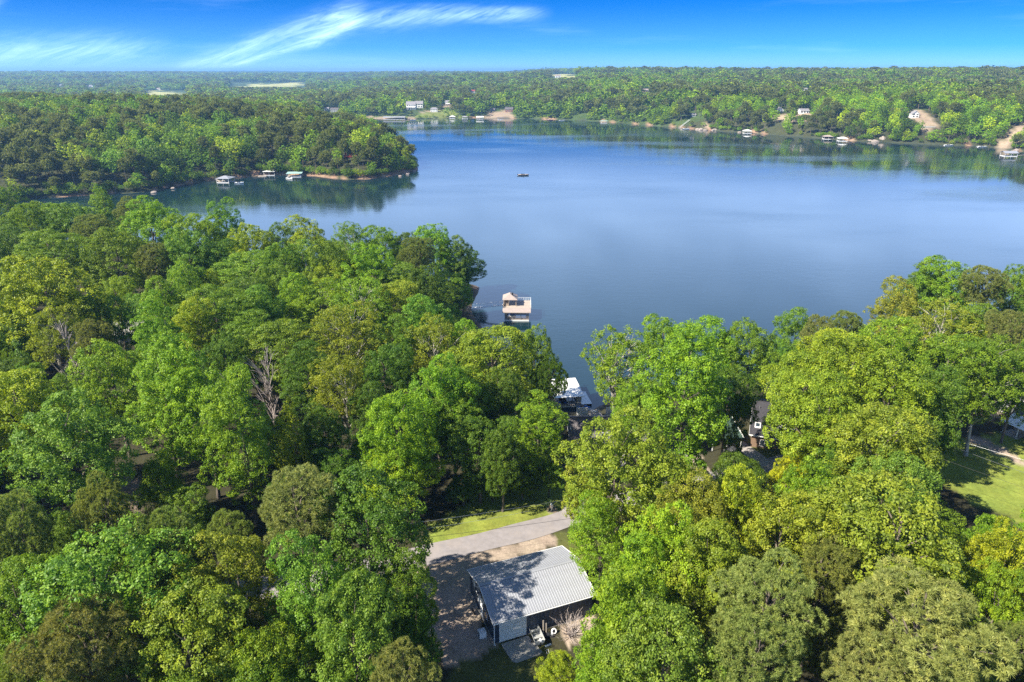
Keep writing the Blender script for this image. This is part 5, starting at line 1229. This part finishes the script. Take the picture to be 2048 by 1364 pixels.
def hidden(x, y, z, H, w):
    tp = proj(x, y, z + H); T = np.array(TREES); zz = CAN; f = T[:, 1] * CP - (zz - CZ) * SP
    a = 1024 + FOC * T[:, 0] / f; b = 682 - FOC * (T[:, 1] * SP + (zz - CZ) * CP) / f; r = FOC * T[:, 2] / f
    return ((np.hypot(a - tp[0], (b - tp[1] - w * .3)) < r * .74) & (f < tp[2] + 2)).any()
def fill_near():
    global CAN
    n = 0; cand = []
    for gy in np.arange(12, 300, 6.2):
        for gx in np.arange(-300, 300, 6.2):
            x, y = gx + rng.uniform(-2.6, 2.6), gy + rng.uniform(-2.6, 2.6)
            if abs(x) < .82 * y + 34: cand.append((x, y))
    cand = np.array(cand); D = sdf(cand[:, 0], cand[:, 1]); cand = cand[(D > 2.0)]
    bad = np.zeros(len(cand), bool)
    for p in NOGO: bad |= inpoly(cand[:, 0], cand[:, 1], p)
    cand = cand[~bad]; order = rng.permutation(len(cand)); A = lambda: np.array(TREES)
    for i in order:
        x, y = cand[i]
        if y > 330: continue
        T = A(); d = np.hypot(T[:, 0] - x, T[:, 1] - y); Rm = rng.uniform(2.6, 4.2)
        if (d < T[:, 2] * .72 + Rm * .55).any(): continue
        if min(seg_d(x, y, ROADPX[k], ROADPX[k + 1]) for k in range(len(ROADPX) - 1)) < 3.5 + Rm * .8: continue
        if any(math.hypot(x - a, y - b) < r_ + Rm * .5 for a, b, r_ in FOOT): continue
        z = hz(x, y); px, py, f = proj(x, y, z + 7); inside = -60 < px < 2110 and py < 1460
        Rm = Rm * (1 if inside else 1.45); H = (9.5 + Rm) if inside else 15.0; w = FOC / f * Rm; tp = proj(x, y, z + H)
        qx = np.array([tp[0], tp[0] - w, tp[0] + w, tp[0], tp[0] - w * .7, tp[0] + w * .7, tp[0], tp[0]]); qy = np.array([tp[1], tp[1] + w * .8, tp[1] + w * .8, tp[1] + w, tp[1] + w * .4, tp[1] + w * .4, tp[1] + w * 1.5, py])
        if any(inpoly(qx, qy, c).any() for c in CLEAR): continue
        if len(CAN) != len(TREES): CAN = np.append(CAN, [hz(t[0], t[1]) + t[3] * .72 for t in TREES[len(CAN):]])
        if inside and hidden(x, y, z, H, w): continue
        if not inside and (y < 18 or px < -330 or px > 2250 or abs(x) < 20 or y > 190): continue
        c = 'dmmdgb'[rng.integers(6)]; kind = 'OOFTO'[rng.integers(5)]; hsx = H / (HT[kind] * Rm)
        side = 'left woods' if px < 1150 else 'right woods'
        put_tree(kind, x, y, Rm, COLS[c], ' '.join(('small %s %s %s' % (CN[c], dict(O='round tree', F='layered tree', T='oval tree')[kind], beside(x, y))).split()[:16]), 'understorey trees of the %s' % side, min(hsx, 1.7), sink=.45 if inside else 0); n += 1
    return n
NF = fill_near()
print('near trees', len(TREES), 'fill', NF)

# ------------------------------------------------------------------ the wooded peninsula and the far wood
def mid_tree(kind, seed, nc, per, size, cr, trunk=True):
    if kind == 'P': V, Q, ti, c = pine_crown(seed, nc, per, size, cr); Q = np.hstack([Q, Q[:, 2:3]]) if False else Q
    else: V, Q, ti, c = broad_crown(kind, seed, nc, per, size, cr, .38, .5, .1)
    return V, Q, ti
MID = [('O', 800, 130, 11, .17, .17), ('O', 801, 130, 11, .17, .17), ('T', 802, 150, 11, .19, .18), ('S', 803, 120, 10, .16, .17), ('P', 804, 170, 9, .26, .055), ('P', 805, 170, 9, .26, .055)]
FARV = [('O', 900, 40, 5, .36, .2), ('O', 901, 40, 5, .36, .2), ('T', 902, 44, 5, .42, .2), ('P', 904, 50, 6, .42, .12)]
def tree_mesh(name, kind, V, Q, ti, leafm):
    """crown and trunk in one mesh (two materials)"""
    me = np_mesh(name, V, Q, leafm, ti); me.materials.append(M['bark'])
    tm = MB().tube([(0, 0, -.4), (.02, 0, CZ_[kind] * .5), (0, .03, CZ_[kind] + .3)], [.06, .045, .015], 5); k = Q.shape[1]
    import bmesh
    bm = bmesh.new(); bm.from_mesh(me); ly = bm.faces.layers.float.get('tint'); vs = [bm.verts.new(v) for v in tm.v]
    for f in tm.f: q = bm.faces.new([vs[i] for i in f]); q.material_index = 1
    bm.to_mesh(me); bm.free(); return me
MIDM = []; INST = bpy.data.collections.new('forest_kinds')
for i, a in enumerate(MID):
    V, Q, ti = mid_tree(*a); MIDM.append((a[0], tree_mesh('distant_tree', a[0], V, Q, ti, LEAF)))
    m2 = MIDM[-1][1].copy(); m2.materials[0] = LEAFI; o = bpy.data.objects.new('forest_kind.%02d' % i, m2); INST.objects.link(o)
for i, a in enumerate(FARV):
    V, Q, ti = mid_tree(*a); me = np_mesh('far_tree', V, Q, LEAFI, ti); o = bpy.data.objects.new('forest_kind.%02d' % (i + len(MID)), me); INST.objects.link(o)
KINDS = [a[0] for a in MID] + [a[0] for a in FARV]
PALM = np.array([COLS[c] for c in 'gmdmyb']); 
def forest_points():
    P_ = []
    def grid(y0, y1, s, xf):
        ys = np.arange(y0, y1, s); 
        for y in ys:
            xs = np.arange(-xf(y), xf(y), s); P_.append(np.stack([xs + rng.uniform(-.45, .45, len(xs)) * s, y + rng.uniform(-.45, .45, len(xs)) * s, np.full(len(xs), s)], 1))
    grid(385, 960, 8.0, lambda y: .80 * y + 40); grid(960, 1700, 9.2, lambda y: .78 * y + 20); grid(1700, 3350, 15.5, lambda y: .78 * y); grid(3350, 5700, 25, lambda y: .78 * y)
    sh = LAKE[(LAKE[:, 1] > 380)]; sh2 = np.roll(sh, -1, 0); sg = np.linalg.norm(sh2 - sh, axis=1) < 60
    for t in np.arange(0, 1, .12):
        q = sh[sg] + (sh2 - sh)[sg] * t; P_.append(np.stack([q[:, 0] + rng.normal(0, 2.5, len(q)), q[:, 1] + rng.normal(0, 2.5, len(q)), np.full(len(q), 4.0)], 1))
    A = np.vstack(P_); x, y = A[:, 0], A[:, 1]; D = sdf(x, y); ok = D > .8 + 1.5 * rng.random(len(x))
    for p in FIELDW + SANDW: ok &= ~inpoly(x, y, p)
    A = A[ok]; D = D[ok]; x, y, s = A.T; z = height(x, y, D); n = len(x)
    pn = vnoise(x / 60, y / 60, 41) * .6 + vnoise(x / 23, y / 23, 42) * .4
    pine = (s > 4) & ((pn + rng.normal(0, .13, n)) > np.where((y < 960) & (x < 60), .565, .545))
    sizeR = rng.uniform(3.4, 6.6, n) * np.where(s > 20, 3.0, np.where(s > 12, 1.95, np.where(s > 8.5, 1.3, 1.0))); sizeR = np.where(np.hypot(x, y) > 1000, sizeR * rng.uniform(.7, 1.25, n), sizeR); sizeR = np.where(s == 4, rng.uniform(1.6, 3.4, n), sizeR); sizeR = np.where((D < 12) & (s > 4), sizeR * rng.uniform(.6, 1.0, n), sizeR); sizeR = np.where(pine, sizeR * .85, sizeR)
    H = np.where(pine, 11 + 1.5 * sizeR, 9 + 1.55 * sizeR) * np.where(s > 20, .6, np.where(s > 12, .8, 1.0)) * rng.uniform(.72, 1.2, n) * np.where((D < 8) & (s > 4), .8, 1) * np.where(s == 4, .45, 1)
    f = y * CP - (z - CZ) * SP; px = 1024 + FOC * x / f; wp = FOC * sizeR / f
    pt = 682 - FOC * (y * SP + (z + H - CZ) * CP) / f; pb = 682 - FOC * (y * SP + (z - CZ) * CP) / f
    ok = (px > -40) & (px < 2090)
    for (a, b, c, d, yy) in KEEP: ok &= ~((px + wp * .8 > a) & (px - wp * .8 < b) & (pb > c) & (pt < d) & (y < yy + 14) & (y > 700 if yy > 8e3 else True))
    return [v[ok] for v in (x, y, z, sizeR, H, pine, D, px, pt)]
x, y, z, Rr, H, pine, D, px, pt = forest_points()
hue = vnoise(x / 35 + 9, y / 35, 51); ci = rng.integers(0, 6, len(x))
colr = PALM[ci] * (.95 + .4 * rng.random((len(x), 1))); colr[pine] = np.array(COLS['n']) * np.array([.95, .92, 1]) * (.6 + .5 * rng.random((pine.sum(), 1)))
farside = (y > 960) | ((x > 150) & (y > 500)); colr[farside & ~pine] *= np.array([1.3, 1.3, .9]); fm = np.hypot(x, y) > 1000; colr[fm & ~pine] = colr[fm & ~pine] * .55 + np.array([.18, .27, .018]) * .45
dark = (rng.random(len(x)) < .15) & ~pine; colr[dark] = np.array(COLS['d']) * .9
kindO = np.array([0, 1, 2, 3, 0, 1])[rng.integers(0, 6, len(x))]; idx = np.where(pine, 4 + rng.integers(0, 2, len(x)), kindO)
far_ = np.hypot(x, y) > 1050; idx = np.where(far_, np.where(pine, 9, 6 + rng.integers(0, 3, len(x))), idx)
NB = sum(1 for o in SC.objects if o.name.startswith('broadleaf_tree')); NP_ = sum(1 for o in SC.objects if o.name.startswith('pine_tree'))
# the nearest ones are trees of their own
vis = np.where((y < 900) & (x < 40) & (D < 150), np.hypot(x, y) + 1.2 * D, 1e9); single = np.zeros(len(x), bool)
for flag, room in ((False, max(0, 298 - NB)), (True, max(0, min(170, 298 - NP_)))):
    c = np.where((pine == flag) & (vis < 1e8))[0]; single[c[np.argsort(vis[c])][:room]] = True
def cname(c): return 'yellow-green' if c[0] > .13 else ('dark green' if c[1] < .10 else ('bright green' if c[1] > .17 else 'mid-green'))
for i in np.where(single)[0]:
    kd, me = MIDM[idx[i] if idx[i] < 6 else (5 if pine[i] else 1)]
    o = link('pine_tree' if pine[i] else 'broadleaf_tree', me, None, (x[i], y[i], z[i] - .2), (0, 0, rng.uniform(0, 6.28))); o.scale = (Rr[i], Rr[i], H[i] / HT[kd]); o.color = (*colr[i], 1)
    where = 'at the water\'s edge of the wooded peninsula' if D[i] < 14 else 'on the slope of the wooded peninsula'
    lb = 'brown-grey pine' if pine[i] else cname(colr[i]) + ' leafy tree'
    tag(o, '%s %s across the inlet' % (lb, where), 'tree', 'peninsula %ss %s' % (lb, 'along the water' if D[i] < 14 else 'up the slope'))
k = ~single
def make_forest():
    n = int(k.sum()); me = bpy.data.meshes.new('distant_forest'); me.vertices.add(n); me.vertices.foreach_set('co', np.stack([x[k], y[k], z[k] - .3], 1).astype(np.float32).ravel())
    ht = np.array([HT[q] for q in KINDS]); sc3 = np.stack([Rr[k], Rr[k], H[k] / ht[idx[k]]], 1)
    a = me.attributes.new('siz', 'FLOAT_VECTOR', 'POINT'); a.data.foreach_set('vector', sc3.astype(np.float32).ravel())
    a = me.attributes.new('rz', 'FLOAT', 'POINT'); a.data.foreach_set('value', rng.uniform(0, 6.28, n).astype(np.float32))
    a = me.attributes.new('kid', 'INT', 'POINT'); a.data.foreach_set('value', idx[k].astype(np.int32))
    a = me.attributes.new('tcol', 'FLOAT_COLOR', 'POINT'); a.data.foreach_set('color', np.hstack([colr[k], np.ones((n, 1))]).astype(np.float32).ravel())
    o = link('distant_forest', me); tag(o, 'leafy forest covering the peninsula ridge and the hills beyond the lake', 'forest', None, 'stuff')
    ng = bpy.data.node_groups.new('forest', 'GeometryNodeTree'); ng.interface.new_socket('Geometry', in_out='INPUT', socket_type='NodeSocketGeometry'); ng.interface.new_socket('Geometry', in_out='OUTPUT', socket_type='NodeSocketGeometry')
    n_ = ng.nodes; l = ng.links; gi = n_.new('NodeGroupInput'); go = n_.new('NodeGroupOutput'); ip = n_.new('GeometryNodeInstanceOnPoints'); ci_ = n_.new('GeometryNodeCollectionInfo')
    ci_.inputs[0].default_value = INST; ci_.inputs[1].default_value = True; ci_.inputs[2].default_value = True
    def na(t, nm): q = n_.new('GeometryNodeInputNamedAttribute'); q.data_type = t; q.inputs[0].default_value = nm; return q.outputs[0]
    cb = n_.new('ShaderNodeCombineXYZ'); l.new(na('FLOAT', 'rz'), cb.inputs[2])
    l.new(gi.outputs[0], ip.inputs['Points']); l.new(ci_.outputs[0], ip.inputs['Instance']); ip.inputs['Pick Instance'].default_value = True
    l.new(na('INT', 'kid'), ip.inputs['Instance Index']); l.new(cb.outputs[0], ip.inputs['Rotation']); l.new(na('FLOAT_VECTOR', 'siz'), ip.inputs['Scale']); l.new(ip.outputs[0], go.inputs[0])
    md = o.modifiers.new('forest', 'NODES'); md.node_group = ng
    print('forest points', n, 'singles', int(single.sum()), 'NB', NB, 'NP', NP_)
make_forest()

# ------------------------------------------------------------------ the air
def make_haze():
    m = bpy.data.materials.new('haze'); m.use_nodes = True; t = m.node_tree; t.nodes.clear(); o = t.nodes.new('ShaderNodeOutputMaterial'); v = t.nodes.new('ShaderNodeVolumePrincipled')
    v.inputs['Color'].default_value = (.27, .54, .95, 1); v.inputs['Density'].default_value = 1.2e-4; v.inputs['Anisotropy'].default_value = .25; t.links.new(v.outputs[0], o.inputs['Volume'])
    o = MB().box(-17000, 17000, -17000, 17000, -5, 108).build('haze', m); tag(o, 'thin blue haze in the air over the lake', None, None, 'stuff'); o.display_type = 'WIRE'
make_haze()
